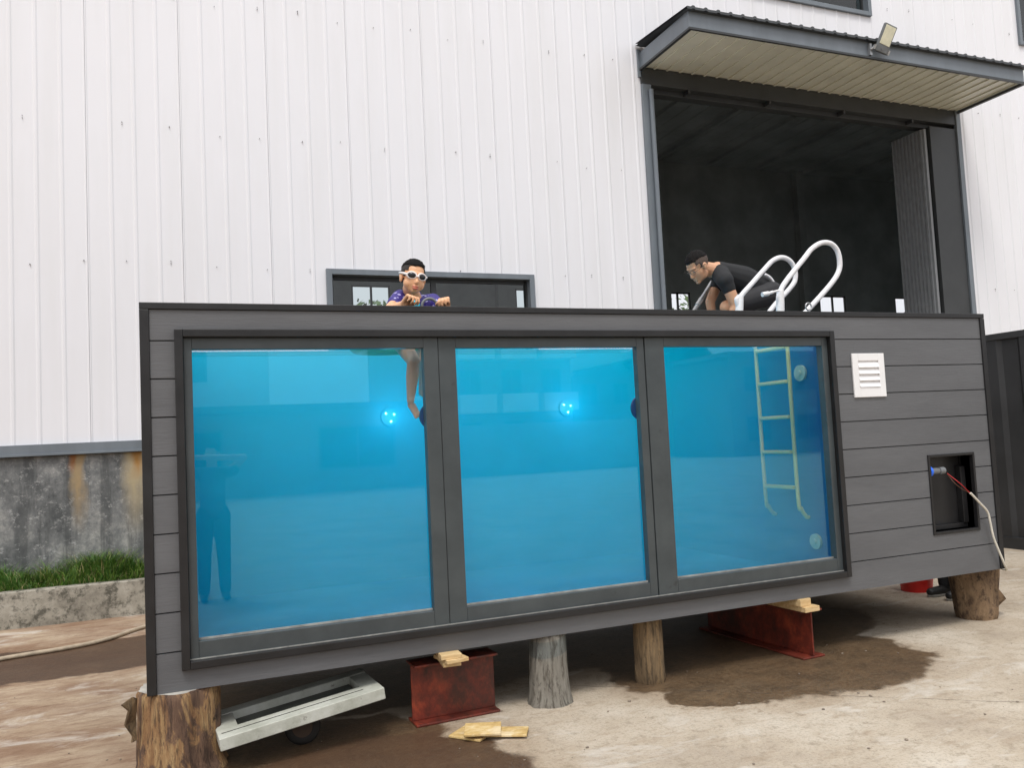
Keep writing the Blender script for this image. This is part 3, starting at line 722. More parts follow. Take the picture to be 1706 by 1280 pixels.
# service recess
a, b, c_, d = 5.40, 5.885, .318, .918; t = .02
sb = MB(); sb.box(F(a, c_, -.010), F(a+t, d, .12)); sb.box(F(b-t, c_, -.010), F(b, d, .12)); sb.box(F(a+t, c_, -.010), F(b-t, c_+t, .12)); sb.box(F(a+t, d-t, -.010), F(b-t, d, .12))
sb.box(F(a+t, c_+t, .12), F(b-t, d-t, .125)); sb.box(F(a+t, c_+t, .08), F(b-t, c_+t+.035, .119)); sb.box(F(b-t-.05, c_+t+.036, .07), F(b-t, d-t-.09, .119))
rec = sb.build('service_box', M['black'], pool, .003)
pl = MB(); q0 = Vector(F(5.425, .792, .03)); pl.mi = 0
pl.tube([q0, q0+Vector((.022, 0, 0))], .040, 24); pl.tube([q0+Vector((-.0, 0, -.005)), q0+Vector((.03, 0, -.005))], .03, 20)
pl.mi = 1; pl.tube([q0+Vector((.022, 0, 0)), q0+Vector((.10, 0, 0)), q0+Vector((.105, 0, 0)), q0+Vector((.165, 0, 0))], [.024, .024, .021, .021], 20)
pl.tube([q0+Vector((.115, 0, 0)), q0+Vector((.165, 0, 0))], .027, 20)
plug = pl.build('plug_connector', [M['socket_blue'], M['grey_plastic']])
tag(plug, 'blue and grey round plug connector in the black service recess', 'plug')
# cable
cb = empty('power_cable', (X0+5.95, Y0-.04, .42), 'off white power cable with bare red and brown wires hanging from the plug connector', 'cable')
pA = at(1578, 789, 4.69); pB = at(1617, 822, 4.60); pC = at(1655, 862, 4.60); pD = at(1650, 850, 4.6)
path = [at(1617, 822, 4.59), at(1632, 838, 4.59), at(1645, 853, 4.60), at(1650, 872, 4.605), at(1655, 895, 4.605), at(1664, 918, 4.605), at(1674, 942, 4.61), Vector((5.985, 4.68, .40)), Vector((6.0, 4.86, .435)), Vector((6.02, 5.08, .38)), Vector((6.06, 5.16, .20)), Vector((6.08, 5.19, .012))]
MB().tube(curve_pts(path), .0085, 10).build('sheath', M['white_cable'], cb)
MB().tube(curve_pts([pA, at(1592, 800, 4.63), at(1603, 809, 4.60), at(1612, 818, 4.6), at(1618, 823, 4.6)]), .003, 6).build('wire', M['red_wire'], cb, label='thin red wire')
MB().tube(curve_pts([pA+Vector((0, 0, -.006)), at(1589, 804, 4.63), at(1601, 814, 4.60), at(1612, 820, 4.6), at(1618, 824, 4.6)]), .0028, 6).build('wire', M['brown_wire'], cb, label='thin brown wire')

for px_, dz in ((1451, .05), (1463, .09), (1472, .04), (1487, .06)):
    a_ = at(px_, 972, 5.6); a_.z = ZB-.001
    MB().tube(curve_pts([a_, a_+Vector((.004, 0, -dz*.5)), a_+Vector((.012, 0, -dz))], 4), .005, 6).build('sealant_strand', M['tape'], pool)
# water body
WZ = 2.37
mb = MB(); n = 1
mb.box((X0+.117, Y0+.112, ZB+.067), (X0+TX1-.001, Y0+2.278, WZ))
tag(mb.build('water', M['water']), 'bright blue water filling the container pool', 'water', kind='structure')

# ------------------------------------------------------------------ ladder
lad = empty('pool_ladder', (X0+TX1-.1, 5.3, .9), 'white tape wrapped pool ladder with two looped handrails above the rim', 'ladder')
def rail(Y, foot_l, loop, foot_r, wrap_top):
    m_ = MB(); fl_ = at(*foot_l, Y)
    xl = xw-.095
    pts = [Vector((xw-.006, Y, .90)), Vector((xw-.03, Y, .91)), Vector((xw-.07, Y, .97)), Vector((xl, Y, 1.10)), Vector((xl, Y, 2.26))]
    low = curve_pts(pts, 8)
    m_.tube(low, .0155, 12); m_.build('lower_rail', M['ladder_wet'], lad, label='yellowish submerged ladder rail')
    top_ = [Vector((xl, Y, 2.26)), fl_]+[at(*p, Y) for p in loop]+[at(*foot_r, Y)]
    last = top_[-1]; last2 = Vector((last.x+(last.x-top_[-2].x)*.9, Y, 2.385)); top_.append(last2)
    m2 = MB(); m2.tube(curve_pts(top_, 10), .0205, 14); m2.build('handrail', M['chrome'], lad)
    m3 = MB(); a_ = Vector((fl_.x-.004, Y, fl_.z-.16)); b_ = at(*wrap_top, Y); nn = 14; pr_ = []; rr = []
    for i in range(nn*2+1):
        t_ = i/(nn*2); pr_.append(a_.lerp(b_, t_)); rr.append(.034-.007*t_+(.0022 if i % 2 else 0))
    m3.tube(pr_, rr, 14); m3.build('tape_wrap', M['tape'], lad)
    fl = MB(); fl.tube([last2, last2+Vector((0, 0, .02))], .045, 16); fl.build('foot_flange', M['steel_bright'], lad)
rail(5.12, (1298, 507), [(1300, 487), (1310, 468), (1340, 430), (1352, 415), (1368, 405), (1384, 406), (1395, 418), (1399, 438), (1396, 455), (1382, 476)], (1350, 512), (1300, 484))
rail(5.50, (1229, 507), [(1234, 494), (1254, 471), (1276, 446), (1288, 434), (1302, 429), (1315, 434), (1323, 446), (1325, 463), (1318, 478)], (1287, 513), (1233, 492))
for z in (1.12, 1.393, 1.665, 1.94, 2.21):
    MB().box((xw-.120, 5.14, z), (xw-.070, 5.48, z+.028)).build('step', M['ladder_wet'], lad, .008, label='submerged yellowish ladder step')
m_ = MB(); p0 = at(1285, 484, 5.10); m_.tube(curve_pts([at(1297, 484, 5.08), at(1290, 486, 5.07), at(1280, 489, 5.06), at(1270, 491, 5.06)]), [.008]*10+[.012]*6+[.018]*9, 8); m_.build('loose_tape', M['tape'], lad)
pp = at(1347, 511, 4.98)
m_ = MB(); m_.tube([pp+Vector((.028*math.cos(a*PI/9), 0, .028*math.sin(a*PI/9))) for a in range(19)], .006, 8, False)
m_.tube([pp+Vector((0, 0, -.03)), pp+Vector((0, 0, -.09))], .01, 8)
tag(m_.build('ring_bolt', M['steel_bright']), 'small steel ring bolt standing on the rim beside the right handrail foot', 'ring bolt')
m_ = MB(); a_ = at(1155, 520, 5.95); b_ = at(1186, 470, 6.25); d_ = (b_-a_)
m_.tube([a_-d_*.25, a_+d_*1.0], .017, 12); m_.tube([a_+d_*.2, a_+d_*.42], .022, 12)
tag(m_.build('pole', M['steel_bright']), 'grey metal pole slanting up beside the crouching man', 'pole')

# ------------------------------------------------------------------ people kit
def head(mb, HM, s=1.0, child=False):
    S = HM @ Matrix.Scale(s, 4)
    e = lambda c, r: mb.ell(c, r, S, 18, 12)
    e((0, -.018, .035), (.076, .096, .084)); e((0, .022, -.022), (.063, .068, .080))
    if child: e((.036, .036, -.040), (.034, .036, .036)); e((-.036, .036, -.040), (.034, .036, .036)); e((0, .058, -.080), (.024, .022, .018)); e((0, .03, -.062), (.052, .048, .034))
    else: e((0, .030, -.070), (.050, .050, .036)); e((0, .066, -.094), (.024, .020, .018)); e((.04, .01, -.06), (.02, .04, .04)); e((-.04, .01, -.06), (.02, .04, .04))
    e((0, .064, .028), (.050, .020, .012)); kk = .7 if child else 1
    mb.caps((0, .084, .006), (0, .084+.018*kk, -.028), .007, .011, S)
    e((0, .084+.014*kk, -.034), (.015, .012, .009)); e((0, .082, -.058), (.020, .012, .013)); e((0, .080, -.072), (.019, .012, .008))
    for q in (-1, 1): e((q*.077, -.006, -.008), (.010, .021, .031)); e((q*.080, -.014, .004), (.010, .012, .016))
    return S
def hair(S, parent, mat, fade=None, fringe=.075, top=1.06, flat=0):
    def mk(scale, cut, m, name, rough, th):
        h = MB(); c0 = Vector((0, -.018, .035)); seg, rings = 72, 48; vs = []; keep = []
        for i in range(rings+1):
            th_ = PI*i/rings
            for q in range(seg):
                a = 2*PI*q/seg; v = Vector((.076*math.sin(th_)*math.cos(a), .096*math.sin(th_)*math.sin(a), .084*math.cos(th_)))
                k_ = scale+(.05*max(0, v.z/.084)**2 if name == 'hair' else 0)
                v = v*k_+c0
                v += (v-c0)*rough*noise.noise(v*170)
                vs.append(S @ v); keep.append(cut(v+Vector((0, 0, .006*noise.noise(v*120)))))
        fs = []
        for i in range(rings):
            for q in range(seg):
                f = (i*seg+q, (i+1)*seg+q, (i+1)*seg+(q+1) % seg, i*seg+(q+1) % seg)
                if all(keep[j] for j in f): fs.append(f)
        h.add(vs, fs, True); o = h.build(name, m, parent)
        sd = o.modifiers.new('t', 'SOLIDIFY'); sd.thickness = th; sd.offset = -1
    mk(top, lambda v: v.z > (fringe if v.y > .0 else fringe-.35*(-v.y)), mat, 'hair', .07, .01)
    def side(v):
        if v.y > .052: return v.z > fringe-.004
        if v.y > .030: return v.z > .035
        if v.y > .012: return v.z > .0
        return v.z > (.025 if v.y > -.02 and False else -.022-.25*max(0, -v.y-.02))
    mk(1.022, side, fade or mat, 'cropped_hair', .03, .004)
def hand(mb, HMt, s=1.0, side=1, curl=(35, 40, 25), spread=4):
    # local: wrist at origin, fingers along +Y, back of hand +Z, thumb towards side*X
    S = HMt @ Matrix.Scale(s, 4)
    mb.caps((0, -.02, 0), (0, .01, 0), .024, .026, S); 
    for q, x in enumerate((-.027, -.009, .009, .027)):
        mb.caps((x*.55, .01, 0), (x, .078, 0), .014, .0125, S)
    for q, (x, l) in enumerate(((-.030, .72), (-.010, .92), (.010, 1.0), (.030, .88)) if side > 0 else ((-.030, .88), (-.010, 1.0), (.010, .92), (.030, .72))):
        p = Vector((x, .080, 0)); ang = 0; r_ = .0092
        for j, (ln, cu) in enumerate(zip((.042, .027, .021), curl)):
            ang += R(cu)*(1+.06*q); d = Vector((math.sin(R(x*100*spread/3)), math.cos(ang), -math.sin(ang)))
            nx = p+d*ln*l; mb.caps(p, nx, r_, r_*.9, S, 10); p = nx; r_ *= .9
    b = Vector((side*.024, .018, -.004)); m1 = Vector((side*.050, .045, -.016)); m2 = Vector((side*.052, .074, -.028)); m3 = Vector((side*.036, .096, -.036))
    mb.caps(b, m1, .0135, .0115, S, 10); mb.caps(m1, m2, .0110, .0100, S, 10); mb.caps(m2, m3, .0098, .0085, S, 10)
def frame(o, fwd, up):                         # matrix with +Y = fwd, +Z ~ up
    y = Vector(fwd).normalized(); z = Vector(up); z = (z-y*z.dot(y)).normalized(); x = y.cross(z)
    return Matrix(((x.x, y.x, z.x, o[0]), (x.y, y.y, z.y, o[1]), (x.z, y.z, z.z, o[2]), (0, 0, 0, 1)))

# ------------------------------------------------------------------ boy in the pool
hc = at(688, 464, 5.0)
fwd = Vector((.04, -1, -.14)).normalized(); upv = Vector((.16, -.10, 1))
HB = frame(hc, fwd, upv)
boy = empty('person', (hc.x, 5.1, 1.8), 'small boy in white goggles and violet patterned swim top leaning at the pool rim', 'person')
b = MB(); S = head(b, HB, .97, True)
nk = HB @ Vector((0, -.035, -.065)); ch = at(690, 500, 5.10)
b.caps(nk, ch, .046, .055)
chest = Vector((ch.x, 5.16, ch.z-.08)); hip = Vector((1.385, 5.22, 2.31))
b.caps(chest, hip, .095, .085); b.ell(hip, (.10, .08, .07))
shR = at(667, 497, 5.11); shL = at(721, 503, 5.14)
elR = at(648, 517, 4.95); elL = at(745, 520, 5.0)
hR = at(672, 508, 4.84); hL = at(744, 511, 4.83)
b.caps(chest+Vector((0, 0, .03)), shR, .075, .045); b.caps(chest+Vector((0, 0, .03)), shL, .075, .045)
b.caps(shR, elR, .040, .034); b.caps(elR, hR, .034, .025); b.caps(shL, elL, .038, .031); b.caps(elL, hL, .031, .024)
hand(b, frame(hR, Vector((.42, -.62, .50)), Vector((-.15, .6, 1))), .95, -1, (50, 66, 45))
hand(b, frame(hL, Vector((-.40, -.65, .45)), Vector((.15, .6, 1))), .92, 1, (50, 66, 45))
kn = at(689, 602, 4.93); an = at(684, 668, 4.92); h2 = hip+Vector((-.04, 0, -.02))
b.caps(h2, kn, .062, .042); b.caps(kn, kn.lerp(an, .4), .040, .040); b.caps(kn.lerp(an, .4), an, .040, .023)
f0 = an+Vector((.005, .012, -.025)); f1 = at(694, 692, 4.86)
b.ell(f0, (.022, .024, .022)); b.caps(f0, f1, .022, .017); b.caps(f0+Vector((.012, 0, -.004)), f1+Vector((.012, 0, .004)), .018, .013)
for q in range(5): t0 = f1+Vector((-.014+q*.0085, 0, -.002+q*.002)); b.caps(t0, t0+Vector((.006, -.010, -.016+q*.002)), .0066, .0055)
kL = at(707, 600, 5.12); aL = at(703, 655, 5.25)
b.caps(hip+Vector((.05, 0, -.02)), kL, .060, .040); b.caps(kL, aL, .038, .022); b.caps(aL, aL+Vector((.03, -.06, -.04)), .022, .016)
b.blend('body', M['skin_b'], .0042, boy, 3)
hair(S, boy, M['hair'], M['hair_fade_b'], .078, 1.075)
t_ = MB(); t_.caps(chest+Vector((0, .005, -.01)), hip+Vector((0, 0, .02)), .108, .098); t_.caps(chest+Vector((0, 0, .03)), shR, .085, .056); t_.caps(chest+Vector((0, 0, .03)), shL, .085, .056)
t_.caps(shR, shR.lerp(elR, .5), .056, .050); t_.caps(shL, shL.lerp(elL, .5), .052, .047); t_.caps(ch+Vector((0, .01, -.02)), ch+Vector((0, .01, .01)), .075, .062)
t_.blend('swim_top', M['swimtop'], .006, boy, 3)
g_ = MB(); g_.ell((0, .0818, -.058), (.022, .0135, .0065), S); g_.ell((0, .0806, -.070), (.020, .0135, .0075), S); g_.build('lips', M['lips'], boy)
gg = MB()
for q in (-1, 1):
    TR = S @ Matrix.Translation((q*.034, .078, .010)) @ Matrix.Rotation(R(-q*20), 4, 'Z') @ Matrix.Rotation(R(90), 4, 'X')
    pts = [TR @ Vector((.030*math.cos(a), .020*math.sin(a)*(1 if math.sin(a) > 0 else .9), 0)) for a in [2*PI*i/24 for i in range(25)]]
    gg.tube(pts, .0062, 8, False)
gg.tube([S @ Vector((-.010, .094, .008)), S @ Vector((0, .099, .006)), S @ Vector((.010, .094, .008))], .0045, 8)
for q in (-1, 1): gg.tube([S @ Vector((q*.060, .066, .012)), S @ Vector((q*.078, .035, .018)), S @ Vector((q*.085, .0, .022)), S @ Vector((q*.082, -.05, .026)), S @ Vector((q*.05, -.098, .030)), S @ Vector((0, -.117, .032))], [.008, .0075, .006, .005, .005, .005], 8)
gg.build('goggles', M['goggle'], boy)
gl_ = MB()
for q in (-1, 1):
    TR = S @ Matrix.Translation((q*.034, .080, .010)) @ Matrix.Rotation(R(-q*20), 4, 'Z')
    gl_.ell((0, 0, 0), (.028, .011, .019), TR, 20, 10)
gl_.build('goggle_lens', M['lens'], boy)
# what he holds and floats on
m_ = MB(); cc = at(693, 509, 4.88); m_.caps(cc+Vector((-.02, 0, -.03)), cc+Vector((0, 0, .02)), .02, .014); m_.caps(cc+Vector((.012, 0, -.03)), cc+Vector((.012, 0, .012)), .016, .012); m_.tube(curve_pts([cc+Vector((0, 0, .02)), cc+Vector((.006, 0, .045)), cc+Vector((.014, 0, .015))]), .003, 6)
tag(m_.build('toy', M['cyan']), 'small cyan plastic toy held between the boy\'s hands at the rim', 'toy')
m_ = MB(); cc = at(716, 511, 4.87); m_.tube([cc+Vector((.050*math.cos(a*PI/12), .0, .050*math.sin(a*PI/12))) for a in range(-4, 17)], .009, 10)
tag(m_.build('hose_loop', M['grey_plastic']), 'short grey hose bent in a loop beside the boy\'s left hand', 'hose')
m_ = MB(); cc = Vector((1.27, 5.24, 2.262)); mj = .20
pts = [cc+Vector((mj*math.cos(a*PI/20), mj*.85*math.sin(a*PI/20), 0)) for a in range(41)]
m_.tube(pts, .05, 16, False)
tag(m_.build('swim_ring', M['green']), 'green swim ring floating round the boy, its underside seen through the glass', 'swim ring')

# ------------------------------------------------------------------ crouching man on the deck
ym = 6.0
man = empty('person', (4.75, 6.05, 2.385), 'man in black t-shirt, black shorts and glasses crouching on the pool deck behind the ladder', 'person')
hd = at(1162, 445, ym); HMm = frame(hd, Vector((-.76, -.08, -.62)), Vector((-.58, -.14, .80)))
b = MB(); S = head(b, HMm, 1.12)
neckb = at(1196, 452, ym)
b.caps(HMm @ Vector((0, -.045, -.045)), neckb, .062, .070)
shN = at(1208, 468, ym-.19); shF = at(1200, 462, ym+.19); hipc = at(1272, 487, ym); mid = at(1236, 468, ym)
b.caps(neckb, mid, .085, .125); b.caps(mid, hipc, .125, .13); b.caps(shN.lerp(neckb, .35), shF.lerp(neckb, .35), .07, .07)
elN = at(1226, 509, ym-.22); elF = at(1183, 503, ym+.16)
deck_z = 2.383
wrN = Vector((elN.x-.07, ym-.18, 2.44)); wrF = Vector((elF.x+.02, ym+.14, 2.45))
b.caps(neckb, shN, .07, .062); b.caps(neckb, shF, .07, .062)
b.caps(shN, elN, .056, .046); b.caps(elN, wrN, .046, .030); b.caps(shF, elF, .052, .042); b.caps(elF, wrF, .042, .028)
hand(b, frame(wrN, Vector((-.9, -.05, -.25)), Vector((-.2, 0, 1))), 1.0, 1, (20, 25, 15)); hand(b, frame(wrF, Vector((-.9, -.1, -.25)), Vector((-.2, 0, 1))), 1.0, -1, (20, 25, 15))
knN = at(1211, 512, ym-.12); knF = at(1218, 514, ym+.15); anN = Vector((knN.x+.25, ym-.14, 2.46)); anF = Vector((knF.x+.28, ym+.15, 2.46))
hN = hipc+Vector((0, -.10, -.03)); hF = hipc+Vector((0, .10, -.03))
b.caps(hN, knN, .095, .062); b.caps(hF, knF, .095, .062); b.caps(knN, anN, .060, .038); b.caps(knF, anF, .060, .038)
for a_ in (anN, anF): b.caps(a_+Vector((.03, 0, -.035)), a_+Vector((-.13, 0, -.045)), .036, .027)
b.blend('body', M['skin'], .0055, man, 3)
hair(S, man, M['hair'], M['hair_fade'], .072, 1.05)
t_ = MB(); t_.caps(neckb+Vector((.02, 0, -.01)), mid, .098, .138); t_.caps(mid, hipc.lerp(mid, .2), .138, .135); t_.caps(neckb+Vector((.01, 0, 0)), shN, .080, .075); t_.caps(neckb+Vector((.01, 0, 0)), shF, .080, .075)
t_.caps(shN, shN.lerp(elN, .34), .070, .060); t_.caps(shF, shF.lerp(elF, .40), .070, .060); t_.caps(neckb+Vector((.02, 0, .0)), neckb+Vector((-.01, 0, .0)), .078, .068)
t_.blend('t_shirt', M['tee'], .009, man, 5)
t_ = MB(); t_.caps(hipc.lerp(mid, .15), hipc, .132, .142); t_.caps(hN, hN.lerp(knN, .68), .112, .088); t_.caps(hF, hF.lerp(knF, .68), .112, .088)
t_.blend('shorts', M['shorts'], .009, man, 5)
t_ = MB(); t_.tube(curve_pts([at(1274, 457, ym-.13), at(1281, 461, ym-.135), at(1287, 468, ym-.13), at(1290, 476, ym-.12)]), [.006]+[.013]*23+[.006], 8); t_.build('shirt_hem', M['white_cloth'], man, label='white hem showing at the waist')
g_ = MB()
for q in (-1, 1):
    TR = S @ Matrix.Translation((q*.034, .098, .008)) @ Matrix.Rotation(R(90), 4, 'X')
    g_.tube([TR @ Vector((.025*math.cos(a), .017*math.sin(a), 0)) for a in [2*PI*i/20 for i in range(21)]], .0013, 6, False)
    g_.tube([S @ Vector((q*.060, .098, .012)), S @ Vector((q*.084, .06, .014)), S @ Vector((q*.086, -.01, .012))], .0016, 6)
g_.tube([S @ Vector((-.009, .098, .01)), S @ Vector((.009, .098, .01))], .0022, 6); g_.build('glasses', M['black'], man)
ew = plain('eye_dark', (.30, .22, .18), .3)
for q in (-1, 1): MB().ell((q*.031, .080, .006), (.011, .006, .005), S, 12, 8).build('eye', ew, man)

# ------------------------------------------------------------------ person standing beyond the far end (mostly hidden by the container)
pf = empty('person', (6.33, 5.62, 0), 'person in dark trousers and black shoes standing beyond the right end, seen below the pool', 'person')
b = MB(); cx_, cy_ = 6.40, 5.56
S = head(b, frame((cx_, cy_, 1.56), (-1, .2, 0), (0, 0, 1)), 1.0)
b.caps((cx_+.03, cy_, 1.5), (cx_+.04, cy_, 1.38), .055, .06); b.caps((cx_+.04, cy_, 1.30), (cx_+.04, cy_, .98), .12, .12)
for q in (-1, 1):
    b.caps((cx_+.04, cy_, 1.36), (cx_+.04, cy_+q*.18, 1.36), .06, .05); b.caps((cx_+.04, cy_+q*.18, 1.36), (cx_+.06, cy_+q*.22, 1.09), .048, .038); b.caps((cx_+.06, cy_+q*.22, 1.09), (cx_-.06, cy_+q*.2, .88), .036, .026)
    hand(b, frame((cx_-.06, cy_+q*.2, .88), (-.3, 0, -1), (0, q, 0)), .95, 1, (20, 25, 20)); b.caps((cx_+.04, cy_+q*.085, .92), (cx_+.03, cy_+q*.09, .5), .085, .058); b.caps((cx_+.03, cy_+q*.09, .5), (cx_+.05, cy_+q*.09, .09), .055, .038)
b.blend('body', M['skin'], .008, pf, 3); hair(S, pf, M['hair'])
t_ = MB(); t_.caps((cx_+.04, cy_, 1.32), (cx_+.04, cy_, .98), .138, .138)
for q in (-1, 1): t_.caps((cx_+.04, cy_, 1.36), (cx_+.04, cy_+q*.18, 1.36), .07, .06); t_.caps((cx_+.04, cy_+q*.18, 1.36), (cx_+.05, cy_+q*.20, 1.2), .06, .055)
t_.blend('shirt', M['tee'], .012, pf, 4)
t_ = MB(); t_.caps((cx_+.04, cy_-.05, .95), (cx_+.04, cy_+.05, .95), .12, .12)
for q in (-1, 1): t_.caps((cx_+.04, cy_+q*.085, .92), (cx_+.03, cy_+q*.09, .5), .10, .076); t_.caps((cx_+.03, cy_+q*.09, .5), (cx_+.05, cy_+q*.09, .11), .075, .062)
t_.blend('trousers', M['trouser'], .010, pf, 4)
for q in (-1, 1):
    t_ = MB(); t_.caps((cx_+.09, cy_+q*.09, .055), (cx_-.13, cy_+q*.10, .045), .046, .036); t_.caps((cx_+.06, cy_+q*.09, .05), (cx_+.05, cy_+q*.09, .12), .045, .048)
    sh = t_.blend('shoe', M['shoe'], .007, pf, 3)
    t_ = MB(); t_.prism([(cx_+.145, cy_+q*.09-.03), (cx_+.145, cy_+q*.09+.03), (cx_+.05, cy_+q*.09+.042), (cx_-.12, cy_+q*.1+.042), (cx_-.17, cy_+q*.1), (cx_-.12, cy_+q*.1-.042), (cx_+.05, cy_+q*.09-.042)], .001, .022); t_.build('sole', M['sole'], sh, .004)

# ------------------------------------------------------------------ logs that carry the pool
def log(name, cx, cy_, prof, mat, label, seed, oval=1.0, flute=.05, topmat=True, lean=(0, 0), seg=56, extra=None):
    # prof: list of (z, radius)
    vs = []; n = len(prof)
    zs = []
    for (z0, r0), (z1, r1) in zip(prof[:-1], prof[1:]):
        kk = max(2, int((z1-z0)/.02))
        zs += [(z0+(z1-z0)*i/kk, r0+(r1-r0)*(i/kk)) for i in range(kk)]
    zs.append(prof[-1]); ztop = zs[-1][0]
    for z, r_ in zs:
        for q in range(seg):
            a = 2*PI*q/seg
            d = 1+flute*noise.noise((math.cos(a)*1.5+seed, math.sin(a)*1.5, z*1.2))+flute*.55*noise.noise((math.cos(a)*5+seed, math.sin(a)*5, z*2.5))+flute*.35*noise.noise((math.cos(a)*14, math.sin(a)*14+seed, z*4))
            vs.append(Vector((cx+lean[0]*z+r_*d*math.cos(a), cy_+lean[1]*z+r_*oval*d*math.sin(a), z)))
    rows = len(zs); m_ = MB()
    m_.add(vs, [(i*seg+q, i*seg+(q+1) % seg, (i+1)*seg+(q+1) % seg, (i+1)*seg+q) for i in range(rows-1) for q in range(seg)], True)
    m_.mi = 1
    rim = vs[(rows-1)*seg:]; c_ = Vector((cx+lean[0]*ztop, cy_+lean[1]*ztop, ztop)); inner = [c_+(v-c_)*.5 for v in rim]
    m_.add(rim+inner+[c_], [(q, (q+1) % seg, seg+(q+1) % seg, seg+q) for q in range(seg)]+[(seg+q, seg+(q+1) % seg, 2*seg) for q in range(seg)], False)
    m_.mi = 0; m_.add(vs[:seg], [tuple(range(seg-1, -1, -1))], False)
    o = m_.build(name, [mat, M['cutwood']], None); return tag(o, label, 'log', 'logs holding up the pool')
log('log', -.03, 4.80, [(0, .235), (.05, .215), (.2, .205), (.36, .205), (.405, .20), (.4195, .19)], M['bark_a'], 'thick split brown and orange log under the left corner of the pool', 1.0, flute=.13)
m_ = MB(); m_.add([(-.245, 4.74, .18), (-.225, 4.70, .20), (-.275, 4.68, .285), (-.255, 4.66, .36), (-.285, 4.64, .40), (-.24, 4.70, .415), (-.222, 4.72, .40), (-.228, 4.72, .30)],
                  [(0, 1, 7), (1, 2, 7), (2, 3, 7), (3, 6, 7), (3, 4, 5), (3, 5, 6)], False)
bk = m_.build('bark_flap', M['bark_c']); sd = bk.modifiers.new('t', 'SOLIDIFY'); sd.thickness = .012
tag(bk, 'torn strip of bark peeling from the side of the left corner log', 'bark')
lb = log('log', 2.08, 4.76, [(0, .140), (.03, .132), (.08, .124), (.16, .116), (.30, .110), (.40, .108), (.4195, .100)], M['bark_b'], 'pale grey weathered log with flared foot, topmost part wrapped in clear film', 4.0, flute=.12)
m_ = MB(); sg = 40; vs = []
for i in range(7):
    z = .315+i*.016; r_ = .1165
    for q in range(sg):
        a = 2*PI*q/sg; d = 1+.03*noise.noise((math.cos(a)*1.5+4, math.sin(a)*1.5, z*1.2)); vs.append((2.08+r_*d*math.cos(a), 4.76+r_*d*math.sin(a), z+.02*math.sin(a+1.0)-.01))
m_.add(vs, [(i*sg+q, i*sg+(q+1) % sg, (i+1)*sg+(q+1) % sg, (i+1)*sg+q) for i in range(6) for q in range(sg)], True)
k = glass('cling_film', (.80, .86, .90), .25, 1.5); M['film'] = k.m
m_.build('film_wrap', M['film'], lb)
log('log', 2.815, 4.80, [(0, .090), (.03, .095), (.2, .092), (.40, .089), (.4195, .083)], M['bark_c'], 'narrow barkless tan log right of the grey log', 7.0, flute=.10)
log('log', 5.93, 4.92, [(0, .145), (.04, .155), (.2, .168), (.34, .185), (.40, .190), (.4195, .186)], M['bark_d'], 'brown log with a side stub under the right corner of the pool', 2.0, flute=.08, seg=48)
m_ = MB(); m_.tube([(6.02, 4.95, .10), (6.10, 4.90, .17), (6.135, 4.87, .20)], [.11, .095, .085], 24)
adopt(m_.build('branch_stub', [M['bark_d']]), None)
st = D.objects['branch_stub']; st['label'] = 'dark stub of a cut branch'
lg4 = [o for o in D.objects if o.name.startswith('log') and 'side stub' in str(o.get('label', ''))][0]
adopt(st, lg4)

# ------------------------------------------------------------------ steel beams and packers
def ibeam(label, L, hgt, wd, loc, rz, tilt=0):
    e = MB(); Mx = Matrix.Translation(loc) @ Matrix.Rotation(rz, 4, 'Z') @ Matrix.Rotation(tilt, 4, 'X')
    t = .014
    e.box((0, -wd/2, 0), (L, wd/2, t), Mx); e.box((0, -wd/2, hgt-t), (L, wd/2, hgt), Mx); e.box((0, -.006, t), (L, .006, hgt-t), Mx)
    return tag(e.build('steel_beam', M['redlead'], None, .004), label, 'steel beam', 'red steel beams under the pool')
ibeam('short rusty red steel beam lying broadside beside the white frame', .52, .345, .17, (1.22, 4.80, .001), R(2))
ibeam('long rusty red steel beam running back under the right half of the pool', 1.15, .330, .20, (4.04, 4.66, .001), R(93))
def block(label, c_, sz, rz, mat='pine', grp=None, name='wood_block', rx=0):
    Mx = Matrix.Translation(c_) @ Matrix.Rotation(rz, 4, 'Z') @ Matrix.Rotation(rx, 4, 'X')
    o = MB().box((-sz[0]/2, -sz[1]/2, 0), (sz[0]/2, sz[1]/2, sz[2]), Mx).build(name, M[mat], None, .003)
    return tag(o, label, 'wood block', grp)
gp = 'pine packing blocks under the pool'
block('lowest pine block of the stack of three on the short red beam', (1.42, 4.675, .347), (.105, .17, .024), R(-6), grp=gp)
block('middle pine block of the stack of three on the short red beam, jutting out', (1.425, 4.655, .3715), (.135, .19, .022), R(8), grp=gp)
block('topmost pine block of the stack of three on the short red beam', (1.41, 4.66, .394), (.12, .18, .0255), R(-4), grp=gp)
block('lower long pine block on the beam under the right half', (3.99, 4.84, .332), (.13, .48, .036), R(3), grp=gp)
block('upper long pine block on the beam under the right half', (3.95, 4.86, .3685), (.10, .46, .050), R(6), grp=gp)
# offcuts on the ground
gq = 'plywood offcuts on the ground'
block('yellowish plywood offcut lying in front of the short red beam, uppermost', (1.51, 4.40, .034), (.20, .16, .014), R(-22), 'ply', gq, 'board_offcut', R(3))
block('plywood offcut poking out under the other to the right', (1.63, 4.36, .012), (.24, .13, .013), R(-28), 'ply', gq, 'board_offcut')
block('plywood offcut lying nearest the red beam on the left', (1.47, 4.46, .0015), (.20, .18, .013), R(-50), 'ply', gq, 'board_offcut')

